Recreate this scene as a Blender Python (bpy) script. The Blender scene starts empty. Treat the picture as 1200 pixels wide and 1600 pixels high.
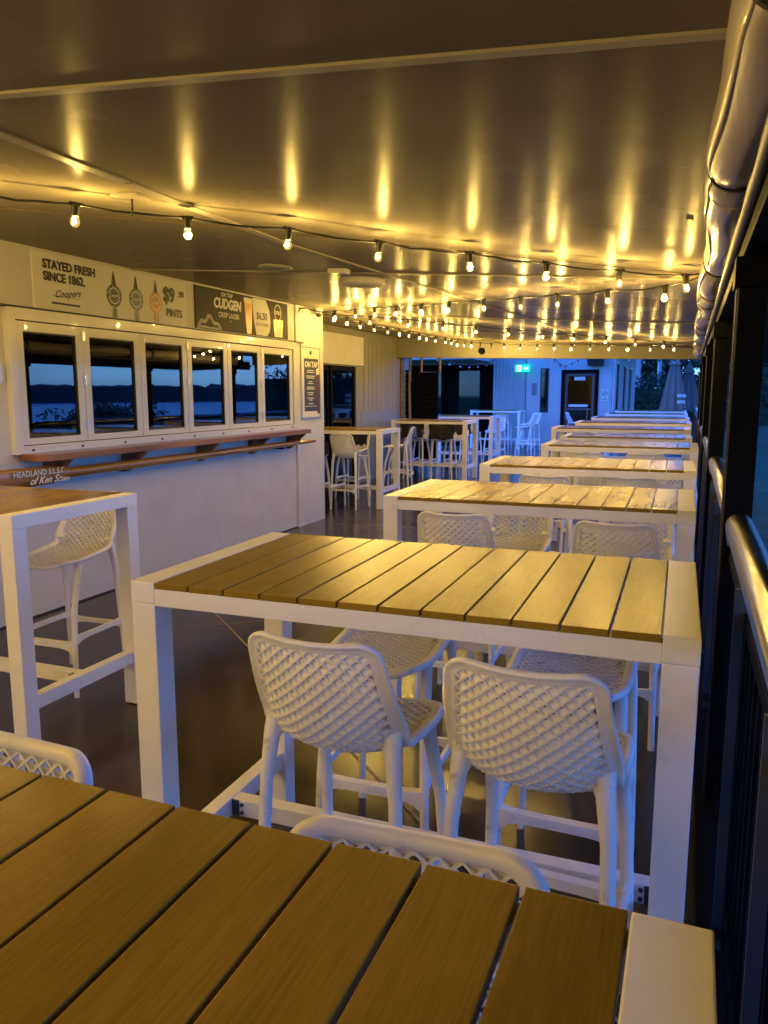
import bpy, bmesh, math, random
from mathutils import Vector, Matrix
R = math.radians
rnd = random.Random(7)
C = bpy.context.scene.collection
sc = bpy.context.scene

# ---------------------------------------------------------------- camera, sky, exposure
cam = bpy.data.cameras.new('camera'); co = bpy.data.objects.new('camera', cam); C.objects.link(co)
co.location = (0, 0, 1.532); co.rotation_euler = (R(90 - 8.743), 0, R(21.232))
cam.sensor_fit = 'VERTICAL'; cam.sensor_height = 24; cam.lens = 12 / (800 / 1216)
cam.clip_start = 0.02; cam.clip_end = 5000
sc.camera = co
W = bpy.data.worlds.new('World'); sc.world = W; W.use_nodes = True
wn = W.node_tree.nodes; wl = W.node_tree.links
sky = wn.new('ShaderNodeTexSky'); sky.sky_type = 'NISHITA'; sky.sun_disc = False
sky.sun_elevation = R(22); sky.sun_rotation = R(250); sky.ozone_density = 6; sky.air_density = 1.3; sky.dust_density = .3
tint = wn.new('ShaderNodeMix'); tint.data_type = 'RGBA'; tint.blend_type = 'MULTIPLY'; tint.inputs[0].default_value = 1
tint.inputs[7].default_value = (.18, .44, 1.22, 1)
wl.new(sky.outputs[0], tint.inputs[6]); wl.new(tint.outputs[2], wn['Background'].inputs[0])
cn = wn.new('ShaderNodeTexNoise'); cn.inputs['Scale'].default_value = 3.2; cn.inputs['Detail'].default_value = 6; cmap = wn.new('ShaderNodeMapping'); cmap.inputs['Scale'].default_value = (1, 1, 5)
ctc = wn.new('ShaderNodeTexCoord'); wl.new(ctc.outputs['Generated'], cmap.inputs[0]); wl.new(cmap.outputs[0], cn.inputs[0])
cr = wn.new('ShaderNodeMapRange'); cr.inputs[1].default_value = .35; cr.inputs[2].default_value = .65; cr.inputs[3].default_value = .85; cr.inputs[4].default_value = 1.6; wl.new(cn.outputs[0], cr.inputs[0])
cm = wn.new('ShaderNodeMix'); cm.data_type = 'RGBA'; cm.blend_type = 'MULTIPLY'; cm.inputs[0].default_value = 1; wl.new(tint.outputs[2], cm.inputs[6]); wl.new(cr.outputs[0], cm.inputs[7]); wl.new(cm.outputs[2], wn['Background'].inputs[0])
SKY_STRENGTH = .15
wn['Background'].inputs[1].default_value = SKY_STRENGTH
sun = bpy.data.lights.new('sun', 'SUN'); sun.energy = .06; sun.angle = R(25); sun.color = (.35, .55, 1)
so = bpy.data.objects.new('sun', sun); C.objects.link(so); so.rotation_euler = (R(60), 0, R(70))
sc.view_settings.view_transform = 'Standard'; sc.view_settings.look = 'None'
sc.view_settings.exposure = 1.85; sc.view_settings.gamma = 1
BULB_W = 2.7                                   # watts of each festoon lamp
BULB_C = (1.0, .635, .14)
sc.cycles.use_denoising = True
sc.cycles.max_bounces = 8; sc.cycles.diffuse_bounces = 4; sc.cycles.glossy_bounces = 4
sc.cycles.transparent_max_bounces = 12; sc.cycles.sample_clamp_indirect = 4
sc.cycles.caustics_reflective = False; sc.cycles.caustics_refractive = False
H0 = 1.532
def ceil_z(x): return H0 + .955 - .058 * (x + 4.12)

# ---------------------------------------------------------------- materials
MAT = {}
def mat(name, col, rough=.5, metal=0, spec=.5, noise=None, bump=None, vary=0, vscale=3, emis=None, estr=0,
        rvary=0, alpha=1, stretch=None, coat=0, dirt=None):
    """noise bump=(strength, scale, distance); vary = brightness mottling; dirt=(colour, amount, scale)"""
    m = bpy.data.materials.new(name); m.use_nodes = True; N = m.node_tree.nodes; L = m.node_tree.links
    b = N['Principled BSDF']
    b.inputs['Base Color'].default_value = (*col, 1); b.inputs['Roughness'].default_value = rough
    b.inputs['Metallic'].default_value = metal; b.inputs['Specular IOR Level'].default_value = spec
    b.inputs['Coat Weight'].default_value = coat
    if emis: b.inputs['Emission Color'].default_value = (*emis, 1); b.inputs['Emission Strength'].default_value = estr
    tc = N.new('ShaderNodeTexCoord'); mp = N.new('ShaderNodeMapping'); L.new(tc.outputs['Object'], mp.inputs[0])
    if stretch: mp.inputs['Scale'].default_value = stretch
    colout = None
    if vary:
        n = N.new('ShaderNodeTexNoise'); n.inputs['Scale'].default_value = vscale; n.inputs['Detail'].default_value = 7
        L.new(mp.outputs[0], n.inputs[0])
        r = N.new('ShaderNodeMapRange'); r.inputs[1].default_value = .3; r.inputs[2].default_value = .7
        r.inputs[3].default_value = 1 - vary; r.inputs[4].default_value = 1 + vary * .5
        L.new(n.outputs[0], r.inputs[0])
        mx = N.new('ShaderNodeMix'); mx.data_type = 'RGBA'; mx.blend_type = 'MULTIPLY'; mx.inputs[0].default_value = 1
        mx.inputs[6].default_value = (*col, 1); L.new(r.outputs[0], mx.inputs[7]); colout = mx.outputs[2]
        if rvary:
            r2 = N.new('ShaderNodeMapRange'); r2.inputs[1].default_value = .3; r2.inputs[2].default_value = .7
            r2.inputs[3].default_value = max(.02, rough - rvary); r2.inputs[4].default_value = rough + rvary
            L.new(n.outputs[0], r2.inputs[0]); L.new(r2.outputs[0], b.inputs['Roughness'])
    if dirt:
        dc, da, ds = dirt
        n = N.new('ShaderNodeTexNoise'); n.inputs['Scale'].default_value = ds; n.inputs['Detail'].default_value = 9
        n.inputs['Roughness'].default_value = .7; L.new(tc.outputs['Object'], n.inputs[0])
        r = N.new('ShaderNodeMapRange'); r.inputs[1].default_value = .58; r.inputs[2].default_value = .74
        r.inputs[3].default_value = 0; r.inputs[4].default_value = da; L.new(n.outputs[0], r.inputs[0])
        mx = N.new('ShaderNodeMix'); mx.data_type = 'RGBA'; L.new(r.outputs[0], mx.inputs[0])
        if colout: L.new(colout, mx.inputs[6])
        else: mx.inputs[6].default_value = (*col, 1)
        mx.inputs[7].default_value = (*dc, 1); colout = mx.outputs[2]
    if colout: L.new(colout, b.inputs['Base Color'])
    if bump:
        prev = None
        for st, s, d, strch in bump:
            n = N.new('ShaderNodeTexNoise'); n.inputs['Scale'].default_value = s; n.inputs['Detail'].default_value = 4
            m2 = N.new('ShaderNodeMapping'); m2.inputs['Scale'].default_value = strch; L.new(tc.outputs['Object'], m2.inputs[0])
            L.new(m2.outputs[0], n.inputs[0])
            bp = N.new('ShaderNodeBump'); bp.inputs['Strength'].default_value = st; bp.inputs['Distance'].default_value = d
            L.new(n.outputs[0], bp.inputs['Height'])
            if prev: L.new(prev, bp.inputs['Normal'])
            prev = bp.outputs[0]
        L.new(prev, b.inputs['Normal'])
    MAT[name] = m
    return m
mat('white_frame', (.84, .82, .78), .38, vary=.06, vscale=5, dirt=((.35, .31, .26), .25, 14), bump=[(.15, 60, .0006, (1, 1, 1))])
mat('stool_plastic', (.86, .84, .80), .42, vary=.05, vscale=9, dirt=((.30, .27, .22), .95, 17), bump=[(.2, 220, .0004, (1, 1, 1))])
mat('ceiling_paint', (.31, .275, .205), .27, vary=.08, vscale=1.2, rvary=.012, spec=.042,
    bump=[(.30, 3.0, .014, (1, .5, 1)), (.35, 70, .0008, (1, 6, 1))], dirt=((.17, .14, .09), .06, 2.2))
MAT['ceiling_paint'].node_tree.nodes['Principled BSDF'].inputs['IOR'].default_value = 1.17
mat('ceiling_strip', (.40, .36, .27), .45)
mat('wall_paint', (.62, .59, .56), .62, vary=.07, vscale=4, bump=[(.35, 16, .006, (1, 1, 1)), (.2, 120, .001, (1, 1, 1))], dirt=((.42, .38, .34), .35, 3))
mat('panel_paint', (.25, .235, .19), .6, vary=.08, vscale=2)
mat('grey_panel', (.22, .23, .25), .55, vary=.1, vscale=2)
mat('floor', (.040, .028, .014), .19, vary=.35, vscale=2.2, rvary=.07, spec=.5, bump=[(.12, 12, .002, (1, 1, 1)), (.25, 180, .0005, (1, 1, 1))], dirt=((.09, .075, .055), .25, 9))
mat('floor_joint', (.30, .26, .19), .6, vary=.3, vscale=20)
mat('window_white', (.66, .64, .62), .22, coat=.3, vary=.03)
mat('seal', (.02, .02, .02), .5)
mat('steel', (.22, .22, .23), .20, 1, bump=[(.12, 400, .0003, (1, .05, 1))])
mat('hinge_metal', (.6, .58, .55), .3, 1)
mat('black_paint', (.0035, .0035, .004), .6, spec=.05, vary=.3, vscale=8, bump=[(.3, 60, .001, (1, 1, 1))], )
mat('track_grey', (.07, .075, .08), .45, .5)
mat('dark_cable', (.012, .012, .010), .5)
mat('timber', (.30, .115, .022), .34, vary=.65, vscale=6, stretch=(1, .12, 1), rvary=.1, coat=.2)
mat('oar_wood', (.30, .14, .03), .28, vary=.6, vscale=9, stretch=(1, .1, 1), coat=.35)
mat('sign_white', (.72, .70, .66), .6, spec=.2, vary=.04)
mat('sign_dark', (.055, .047, .040), .6, spec=.15)
mat('ink', (.015, .014, .016), .5)
mat('ink_navy', (.02, .028, .055), .45)
mat('paper', (.7, .68, .62), .6)
mat('badge_green', (.03, .045, .035), .4); mat('badge_blue', (.09, .13, .17), .4); mat('badge_gold', (.50, .24, .06), .4)
mat('amber', (.60, .27, .04), .35); mat('foam', (.75, .68, .52), .6); mat('gold_can', (.45, .30, .10), .35, .3)
mat('wave_grey', (.35, .34, .33), .6); mat('handle_dark', (.02, .018, .02), .35); mat('handle_red', (.10, .015, .02), .35)
mat('frame_silver', (.55, .54, .52), .3, .8)
mat('corrugated', (.40, .41, .42), .5, vary=.06)
mat('blue_white_wall', (.48, .49, .50), .6, vary=.06, vscale=3, bump=[(.3, 14, .004, (1, 1, 1))])
mat('black_cloth', (.012, .012, .014), .85, bump=[(.5, 25, .006, (1, 1, 1))])
mat('blue_cloth', (.05, .10, .30), .8); mat('canvas', (.25, .19, .16), .8, vary=.2, vscale=6, bump=[(.3, 200, .001, (1, 1, 1))])
mat('grass', (.035, .10, .03), .9, vary=.5, vscale=3, bump=[(1, 60, .03, (1, 1, 1))])
mat('leaf', (.045, .10, .035), .6, vary=.4, vscale=2); mat('leaf_dark', (.028, .062, .028), .6, vary=.4, vscale=2)
mat('bark', (.07, .05, .035), .85, vary=.4, vscale=8)
mat('path', (.28, .28, .27), .8, vary=.2); mat('hill', (.022, .045, .06), .9, vary=.3, vscale=.05)  # hill colour carries a blue distance haze
mat('sea', (.02, .06, .11), .30, vary=.9, vscale=.05, stretch=(3, .25, 1), bump=[(1, .5, .3, (1, 2, 1))])
mat('rust', (.09, .03, .015), .6, vary=.4, vscale=8)
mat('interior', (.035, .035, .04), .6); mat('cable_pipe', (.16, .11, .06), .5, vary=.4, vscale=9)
mat('exit_green', (.0, .35, .25), .4, emis=(.0, .75, .55), estr=.55); mat('exit_white', (.8, .9, .85), .4, emis=(.5, 1, .9), estr=.9)
mat('can_metal', (.6, .62, .66), .25, 1)

def plank_material():
    m = bpy.data.materials.new('plank'); m.use_nodes = True; N = m.node_tree.nodes; L = m.node_tree.links
    b = N['Principled BSDF']; b.inputs['Specular IOR Level'].default_value = .38; b.inputs['IOR'].default_value = 1.28; b.inputs['Specular Tint'].default_value = (1, .82, .5, 1)
    tc = N.new('ShaderNodeTexCoord')
    mp = N.new('ShaderNodeMapping'); mp.inputs['Scale'].default_value = (1, .045, 1); mp.inputs['Location'].default_value = (3.1, 7.7, 2.3); L.new(tc.outputs['Object'], mp.inputs[0])
    g = N.new('ShaderNodeTexNoise'); g.inputs['Scale'].default_value = 330; g.inputs['Detail'].default_value = 5
    L.new(mp.outputs[0], g.inputs[0])
    mp2 = N.new('ShaderNodeMapping'); mp2.inputs['Scale'].default_value = (1, .3, 1); L.new(tc.outputs['Object'], mp2.inputs[0])
    g2 = N.new('ShaderNodeTexNoise'); g2.inputs['Scale'].default_value = 9; g2.inputs['Detail'].default_value = 6; L.new(mp2.outputs[0], g2.inputs[0])
    at = N.new('ShaderNodeAttribute'); at.attribute_name = 'plank_tone'
    ad = N.new('ShaderNodeMath'); ad.operation = 'ADD'
    r = N.new('ShaderNodeMapRange'); r.inputs[1].default_value = .25; r.inputs[2].default_value = .75; r.inputs[3].default_value = .82; r.inputs[4].default_value = 1.12
    L.new(g2.outputs[0], r.inputs[0]); L.new(r.outputs[0], ad.inputs[0]); L.new(at.outputs['Fac'], ad.inputs[1])
    r3 = N.new('ShaderNodeMapRange'); r3.inputs[1].default_value = .35; r3.inputs[2].default_value = .65; r3.inputs[3].default_value = .86; r3.inputs[4].default_value = 1.08
    L.new(g.outputs[0], r3.inputs[0])
    mu = N.new('ShaderNodeMath'); mu.operation = 'MULTIPLY'; L.new(ad.outputs[0], mu.inputs[0]); L.new(r3.outputs[0], mu.inputs[1])
    mx = N.new('ShaderNodeMix'); mx.data_type = 'RGBA'; mx.blend_type = 'MULTIPLY'; mx.inputs[0].default_value = 1
    mx.inputs[6].default_value = (.285, .175, .018, 1); L.new(mu.outputs[0], mx.inputs[7]); L.new(mx.outputs[2], b.inputs['Base Color'])
    rr = N.new('ShaderNodeMapRange'); rr.inputs[1].default_value = .3; rr.inputs[2].default_value = .7; rr.inputs[3].default_value = .22; rr.inputs[4].default_value = .27
    L.new(g2.outputs[0], rr.inputs[0]); L.new(rr.outputs[0], b.inputs['Roughness'])
    bp = N.new('ShaderNodeBump'); bp.inputs['Strength'].default_value = .4; bp.inputs['Distance'].default_value = .0008
    L.new(g.outputs[0], bp.inputs['Height']); L.new(bp.outputs[0], b.inputs['Normal'])
    MAT['plank'] = m
plank_material()

def glass_material(name, mirror, tintc, rough=.0):
    m = bpy.data.materials.new(name); m.use_nodes = True; N = m.node_tree.nodes; L = m.node_tree.links
    N.remove(N['Principled BSDF']); out = N['Material Output']
    t = N.new('ShaderNodeBsdfTransparent'); t.inputs[0].default_value = (*tintc, 1)
    g = N.new('ShaderNodeBsdfGlossy'); g.inputs['Roughness'].default_value = rough
    f = N.new('ShaderNodeFresnel'); f.inputs[0].default_value = 1.5
    ad = N.new('ShaderNodeMath'); ad.operation = 'ADD'; ad.use_clamp = True; ad.inputs[1].default_value = mirror; L.new(f.outputs[0], ad.inputs[0])
    mx = N.new('ShaderNodeMixShader'); L.new(ad.outputs[0], mx.inputs[0]); L.new(t.outputs[0], mx.inputs[1]); L.new(g.outputs[0], mx.inputs[2])
    L.new(mx.outputs[0], out.inputs[0]); MAT[name] = m
glass_material('window_glass', .10, (.35, .38, .42), .012); glass_material('clear_glass', .05, (.9, .9, .9))
glass_material('door_glass', .04, (.25, .3, .33), .03)

def pvc_material():                                # rolled clear plastic: cloudy, glossy
    m = bpy.data.materials.new('clear_pvc'); m.use_nodes = True; N = m.node_tree.nodes; L = m.node_tree.links
    b = N['Principled BSDF']; b.inputs['Base Color'].default_value = (.42, .38, .33, 1); b.inputs['Roughness'].default_value = .38
    b.inputs['Coat Weight'].default_value = .30; b.inputs['Coat Roughness'].default_value = .10; b.inputs['Specular IOR Level'].default_value = .4
    tc = N.new('ShaderNodeTexCoord'); mp = N.new('ShaderNodeMapping'); mp.inputs['Scale'].default_value = (1, .25, 1); L.new(tc.outputs['Object'], mp.inputs[0])
    n = N.new('ShaderNodeTexNoise'); n.inputs['Scale'].default_value = 14; n.inputs['Detail'].default_value = 3; n.inputs['Distortion'].default_value = 1.2
    L.new(mp.outputs[0], n.inputs[0])
    bp = N.new('ShaderNodeBump'); bp.inputs['Strength'].default_value = .3; bp.inputs['Distance'].default_value = .006
    L.new(n.outputs[0], bp.inputs['Height']); L.new(bp.outputs[0], b.inputs['Normal']); L.new(bp.outputs[0], b.inputs['Coat Normal'])
    MAT['clear_pvc'] = m
pvc_material()
def bulb_materials():
    m = bpy.data.materials.new('bulb_core'); m.use_nodes = True; N = m.node_tree.nodes; L = m.node_tree.links
    N.remove(N['Principled BSDF']); e = N.new('ShaderNodeEmission'); e.inputs[0].default_value = (1, .78, .36, 1); e.inputs[1].default_value = 9
    L.new(e.outputs[0], N['Material Output'].inputs[0]); m.cycles.emission_sampling = 'NONE'; MAT['bulb_core'] = m
    m = bpy.data.materials.new('bulb_glass'); m.use_nodes = True; N = m.node_tree.nodes; L = m.node_tree.links
    N.remove(N['Principled BSDF']); e = N.new('ShaderNodeEmission'); e.inputs[0].default_value = (1, .62, .12, 1); e.inputs[1].default_value = .10
    t = N.new('ShaderNodeBsdfTransparent'); ad = N.new('ShaderNodeAddShader'); L.new(e.outputs[0], ad.inputs[0]); L.new(t.outputs[0], ad.inputs[1])
    g = N.new('ShaderNodeBsdfGlossy'); g.inputs['Roughness'].default_value = .05
    mx = N.new('ShaderNodeMixShader'); mx.inputs[0].default_value = .08; L.new(ad.outputs[0], mx.inputs[1]); L.new(g.outputs[0], mx.inputs[2])
    L.new(mx.outputs[0], N['Material Output'].inputs[0]); m.cycles.emission_sampling = 'NONE'; MAT['bulb_glass'] = m
    glass_material('bulb_off', .12, (.8, .8, .75), .02)
bulb_materials()

# ---------------------------------------------------------------- mesh helpers
class MB:
    def __init__(s): s.v = []; s.f = []; s.m = []; s.sm = []; s.tone = []
    def add(s, vs, fs, mi=0, smooth=False, tone=0):
        o = len(s.v); s.v += [tuple(v) for v in vs]; s.tone += [tone] * len(vs)
        for f in fs: s.f.append([i + o for i in f]); s.m.append(mi); s.sm.append(smooth)
    def box(s, x0, x1, y0, y1, z0, z1, mi=0, tone=0):
        vs = [(x, y, z) for x in (x0, x1) for y in (y0, y1) for z in (z0, z1)]
        s.add(vs, [(0, 1, 3, 2), (4, 6, 7, 5), (0, 4, 5, 1), (2, 3, 7, 6), (0, 2, 6, 4), (1, 5, 7, 3)], mi, False, tone)
    def hexa(s, p, mi=0):                          # 8 points: bottom 4 ccw, top 4 ccw
        s.add(p, [(3, 2, 1, 0), (4, 5, 6, 7), (0, 1, 5, 4), (1, 2, 6, 5), (2, 3, 7, 6), (3, 0, 4, 7)], mi)
    def loft(s, rings, mi=0, closed=True, cap=True, smooth=True):
        n = len(rings[0]); vs = [p for r in rings for p in r]; fs = []
        for i in range(len(rings) - 1):
            for j in range(n if closed else n - 1):
                a = i * n + j; b = i * n + (j + 1) % n; fs.append((a, b, b + n, a + n))
        s.add(vs, fs, mi, smooth)
        if cap:
            s.add(rings[0], [tuple(range(n))[::-1]], mi); s.add(rings[-1], [tuple(range(n))], mi)
    def tube(s, pts, rad, n=10, mi=0, flat=1.0, cap=True):
        pts = [Vector(p) for p in pts]; rings = []; up = None
        for i, p in enumerate(pts):
            d = (pts[min(i + 1, len(pts) - 1)] - pts[max(i - 1, 0)]).normalized()
            if up is None: up = Vector((0, 0, 1)) if abs(d.z) < .9 else Vector((0, 1, 0))
            x = d.cross(up).normalized(); y = x.cross(d).normalized(); up = y
            r = rad[i] if isinstance(rad, (list, tuple)) else rad
            rings.append([p + x * (r * math.cos(a)) + y * (r * flat * math.sin(a)) for a in [2 * math.pi * k / n for k in range(n)]])
        s.loft(rings, mi, True, cap)
    def ball(s, c, r, mi=0, n=10, m=6, sz=1):
        rings = []
        for i in range(1, m):
            t = math.pi * i / m
            rings.append([(c[0] + r * math.sin(t) * math.cos(a), c[1] + r * math.sin(t) * math.sin(a), c[2] - r * sz * math.cos(t)) for a in [2 * math.pi * k / n for k in range(n)]])
        s.loft(rings, mi, True, True)
    def build(s, name, mats, parent=None, bevel=0, loc=None):
        me = bpy.data.meshes.new(name); me.from_pydata(s.v, [], s.f)
        if isinstance(mats, str): mats = [mats]
        for k in mats: me.materials.append(MAT[k])
        me.polygons.foreach_set('material_index', s.m); me.polygons.foreach_set('use_smooth', s.sm)
        if any(s.tone):
            a = me.attributes.new('plank_tone', 'FLOAT', 'POINT'); a.data.foreach_set('value', s.tone)
        if bevel:
            bm = bmesh.new(); bm.from_mesh(me)
            bmesh.ops.bevel(bm, geom=[e for e in bm.edges if len(e.link_faces) == 2 and e.calc_face_angle(0) > .6], offset=bevel, segments=2, affect='EDGES', profile=.6)
            bm.to_mesh(me); bm.free()
        me.update()
        o = bpy.data.objects.new(name, me); C.objects.link(o)
        if parent: o.parent = parent
        if loc: o.location = loc
        return o
def tag(o, label=None, cat=None, group=None, kind=None):
    if label: o['label'] = label
    if cat: o['category'] = cat
    if group: o['group'] = group
    if kind: o['kind'] = kind
    return o
def empty(name, loc=(0, 0, 0), rz=0):
    o = bpy.data.objects.new(name, None); C.objects.link(o); o.location = loc; o.rotation_euler = (0, 0, rz); o.empty_display_size = .1
    return o
def kids(o): return [c for c in C.objects if c.parent == o]
def copy_tree(o, parent=None):
    c = o.copy(); C.objects.link(c)
    if parent: c.parent = parent
    for ch in list(o.children): copy_tree(ch, c)
    return c
def text_geo(body, size, bold=0, shear=0, align='CENTER', ext=0.0):
    cu = bpy.data.curves.new('t', 'FONT'); cu.body = body; cu.size = size; cu.offset = bold; cu.shear = shear
    cu.align_x = align; cu.align_y = 'CENTER'; cu.resolution_u = 3; cu.extrude = ext
    ob = bpy.data.objects.new('t', cu); C.objects.link(ob)
    dg = bpy.context.evaluated_depsgraph_get(); me = bpy.data.meshes.new_from_object(ob.evaluated_get(dg))
    vs = [v.co.copy() for v in me.vertices]; fs = [tuple(p.vertices) for p in me.polygons]
    C.objects.unlink(ob); bpy.data.objects.remove(ob); bpy.data.curves.remove(cu); bpy.data.meshes.remove(me)
    return vs, fs
def put_text(mb, body, size, origin, right, up, mi=0, bold=0, shear=0, align='CENTER', sx=1, slope=0):
    heavy = bold >= .0028
    vs, fs = text_geo(body, size, min(bold, size * .018), shear, align)
    o = Vector(origin); r = Vector(right); u = Vector(up); n = r.cross(u)
    for k, (dx, dy) in enumerate(((0, 0), (1, 0), (-1, 0), (0, .7), (0, -.7)) if heavy else ((0, 0),)):
        mb.add([o + r * (v.x * sx + dx * size * .042) + u * (v.y + v.x * slope + dy * size * .036) + n * (.0012 + .0002 * k) for v in vs], fs, mi)
def disc(mb, c, rx, ry, right, up, off, mi, n=28, r0=0):
    c = Vector(c); r = Vector(right); u = Vector(up); nn = r.cross(u)
    o = [c + r * rx * math.cos(a) + u * ry * math.sin(a) + nn * off for a in [2 * math.pi * k / n for k in range(n)]]
    if r0 == 0: mb.add(o, [tuple(range(n))], mi)
    else:
        i = [c + r * rx * r0 * math.cos(a) + u * ry * r0 * math.sin(a) + nn * off for a in [2 * math.pi * k / n for k in range(n)]]
        mb.add(o + i, [(k, (k + 1) % n, n + (k + 1) % n, n + k) for k in range(n)], mi)
def poly(mb, pts, c, right, up, off, mi):
    c = Vector(c); r = Vector(right); u = Vector(up); nn = r.cross(u)
    mb.add([c + r * x + u * y + nn * off for x, y in pts], [tuple(range(len(pts)))], mi)
WR, WU = (0, 1, 0), (0, 0, 1)                     # reading directions on the bar wall

# ---------------------------------------------------------------- ground, floor, sea, hills
m = MB(); m.box(-5.6, .28, -7, 36, -.12, 0); tag(m.build('floor', 'floor'), kind='structure')
m = MB()
m.add([(-400, -300, -.18), (26, -300, -.18), (26, 600, -.18), (-400, 600, -.18)], [(0, 1, 2, 3)])
tag(m.build('ground', 'grass'), kind='structure')
m = MB(); m.add([(24, -3000, -3.5), (4000, -3000, -3.5), (4000, 4000, -3.5), (24, 4000, -3.5)], [(0, 1, 2, 3)]); tag(m.build('sea', 'sea'), kind='structure')
m = MB()
m.add([(3.0, 6, -.172), (5.0, 6, -.172), (7.4, 40, -.172), (5.2, 40, -.172)], [(0, 1, 2, 3)])
tag(m.build('path', 'path'), kind='structure')
def hill_line(x0, y0, x1, y1, h, seed, depth=60, n=160):
    rr = random.Random(seed); ph = [rr.uniform(0, 6.28) for _ in range(8)]; m = MB(); rings = []
    for i in range(n + 1):
        t = i / n; x = x0 + (x1 - x0) * t; y = y0 + (y1 - y0) * t
        e = min(1, t * 6, (1 - t) * 6)
        z = h * e * (.62 + .22 * math.sin(t * 5 + ph[0]) + .10 * math.sin(t * 23 + ph[1]) + .05 * math.sin(t * 61 + ph[2])) + rr.uniform(0, h * .10) * e
        if rr.random() < .10: z += h * .25 * e
        rings.append([(x, y, -5), (x, y, max(-4.5, z * .8)), (x + depth * .5, y + depth * .5, max(-4.5, z)), (x + depth, y + depth, -5)])
    m.loft(rings, closed=False, cap=False, smooth=False)
    return m
tag(hill_line(150, 620, 420, -40, 9, 3).build('hills', 'hill'), kind='structure')

# floor saw-cut joints (thin filled lines)
m = MB()
def fline(a, b, w=.012, z=.003):
    a = Vector((*a, z)); b = Vector((*b, z)); d = (b - a).normalized(); n = Vector((-d.y, d.x, 0)) * w / 2
    m.add([a - n, b - n, b + n, a + n], [(0, 1, 2, 3)])
fline((-4.08, 5.47), (.1, 1.63)); fline((-2.85, 4.27), (-1.3, 5.4), .007); fline((-2.2, 3.6), (-.9, 4.6), .005); fline((-1.9, 8.2), (.1, 6.4), .01); fline((-4.0, 8.2), (.1, 8.6), .01)
tag(m.build('floor_joints', 'floor_joint'), kind='structure')

# ---------------------------------------------------------------- ceiling
m = MB()
x0, x1, x2, y0, y1 = -5.25, .06, .95, -7, 14.0
for a, b, ya, yb in ((x0, x1, y0, y1),):
    za, zb = ceil_z(a), ceil_z(b)
    nx, ny = 30, 90
    vs = [(a + (b - a) * i / nx, ya + (yb - ya) * j / ny, za + (zb - za) * i / nx) for i in range(nx + 1) for j in range(ny + 1)]
    m.add(vs, [(i * (ny + 1) + j, i * (ny + 1) + j + 1, (i + 1) * (ny + 1) + j + 1, (i + 1) * (ny + 1) + j) for i in range(nx) for j in range(ny)], 0, True)
    m.add([(a, ya, za + .12), (b, ya, zb + .12), (b, yb, zb + .12), (a, yb, za + .12)], [(0, 1, 2, 3)])
ceiling = tag(m.build('ceiling', 'ceiling_paint'), kind='structure')
m = MB()
m.hexa([(.30, -4, 2.02), (1.5, -4, 1.98), (1.5, 14, 1.98), (.30, 14, 2.02), (.30, -4, 2.32), (1.5, -4, 2.28), (1.5, 14, 2.28), (.30, 14, 2.32)])
m.hexa([(-5.6, -4, 2.72), (.5, -4, 2.42), (.5, 14.3, 2.42), (-5.6, 14.3, 2.72), (-5.6, -4, 2.80), (.5, -4, 2.5), (.5, 14.3, 2.5), (-5.6, 14.3, 2.80)])
m.build('outer_eave', 'black_paint', ceiling)
def ceil_strip(a, b, w=.035, t=.009, mname='ceiling_strip'):
    m = MB(); a = Vector((a[0], a[1], ceil_z(a[0]))); b = Vector((b[0], b[1], ceil_z(b[0]))); d = (b - a).normalized()
    n = Vector((-d.y, d.x, 0)).normalized() * w / 2; dn = Vector((0, 0, -t))
    m.hexa([a - n + dn, b - n + dn, b + n + dn, a + n + dn, a - n, b - n, b + n, a + n])
    m.build('cover_strip', mname, ceiling, .002)
ceil_strip((-4.1, 1.72), (.04, 1.82)); ceil_strip((-4.14, 5.16), (.04, 5.49)); ceil_strip((-5.2, 8.96), (.05, 8.97)); ceil_strip((-5.2, 11.7), (.05, 11.75))
ceil_strip((-2.0, -3), (-2.17, 2.7), .05); ceil_strip((-2.17, 2.72), (-2.2, 4.1), .05); ceil_strip((-2.2, 4.12), (-1.72, 8.9), .04); ceil_strip((-1.72, 8.98), (-1.4, 13.9), .04)
ceil_strip((-4.1, -1.8), (.04, -1.75))
# fascia beam at the end of the verandah roof
m = MB(); m.hexa([(-5.25, 14.02, 2.18), (.1, 14.02, 2.07), (.1, 14.16, 2.07), (-5.25, 14.16, 2.18), (-5.25, 14.02, 2.62), (.1, 14.02, 2.36), (.1, 14.16, 2.36), (-5.25, 14.16, 2.62)])
tag(m.build('roof_beam', 'panel_paint', None, .004), 'long cream fascia beam across the far end of the low ceiling', 'beam')
m = MB(); m.tube([(-3.55, 14.02, 2.27), (-3.55, 13.985, 2.27)], .06, 16); m2 = m.build('roundel', 'black_paint'); m2.name = 'speaker'
tag(m2, 'small round black fitting on the cream beam above the far opening', 'speaker')

# ---------------------------------------------------------------- bar building
X = -4.12
bar = tag(empty('bar_building', (X, 6, 0)), 'white rendered bar wall with folding servery windows and end pillar', 'building')
def rel(mb, dx=-X, dy=-6, dz=0):
    mb.v = [(v[0] + dx, v[1] + dy, v[2] + dz) for v in mb.v]; return mb
WY = [3.934, 4.545, 5.176, 5.803, 6.446, 7.068, 7.749]
fy0, fy1, fz0, fz1 = 3.87, 7.83, 1.125, 2.075
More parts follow.
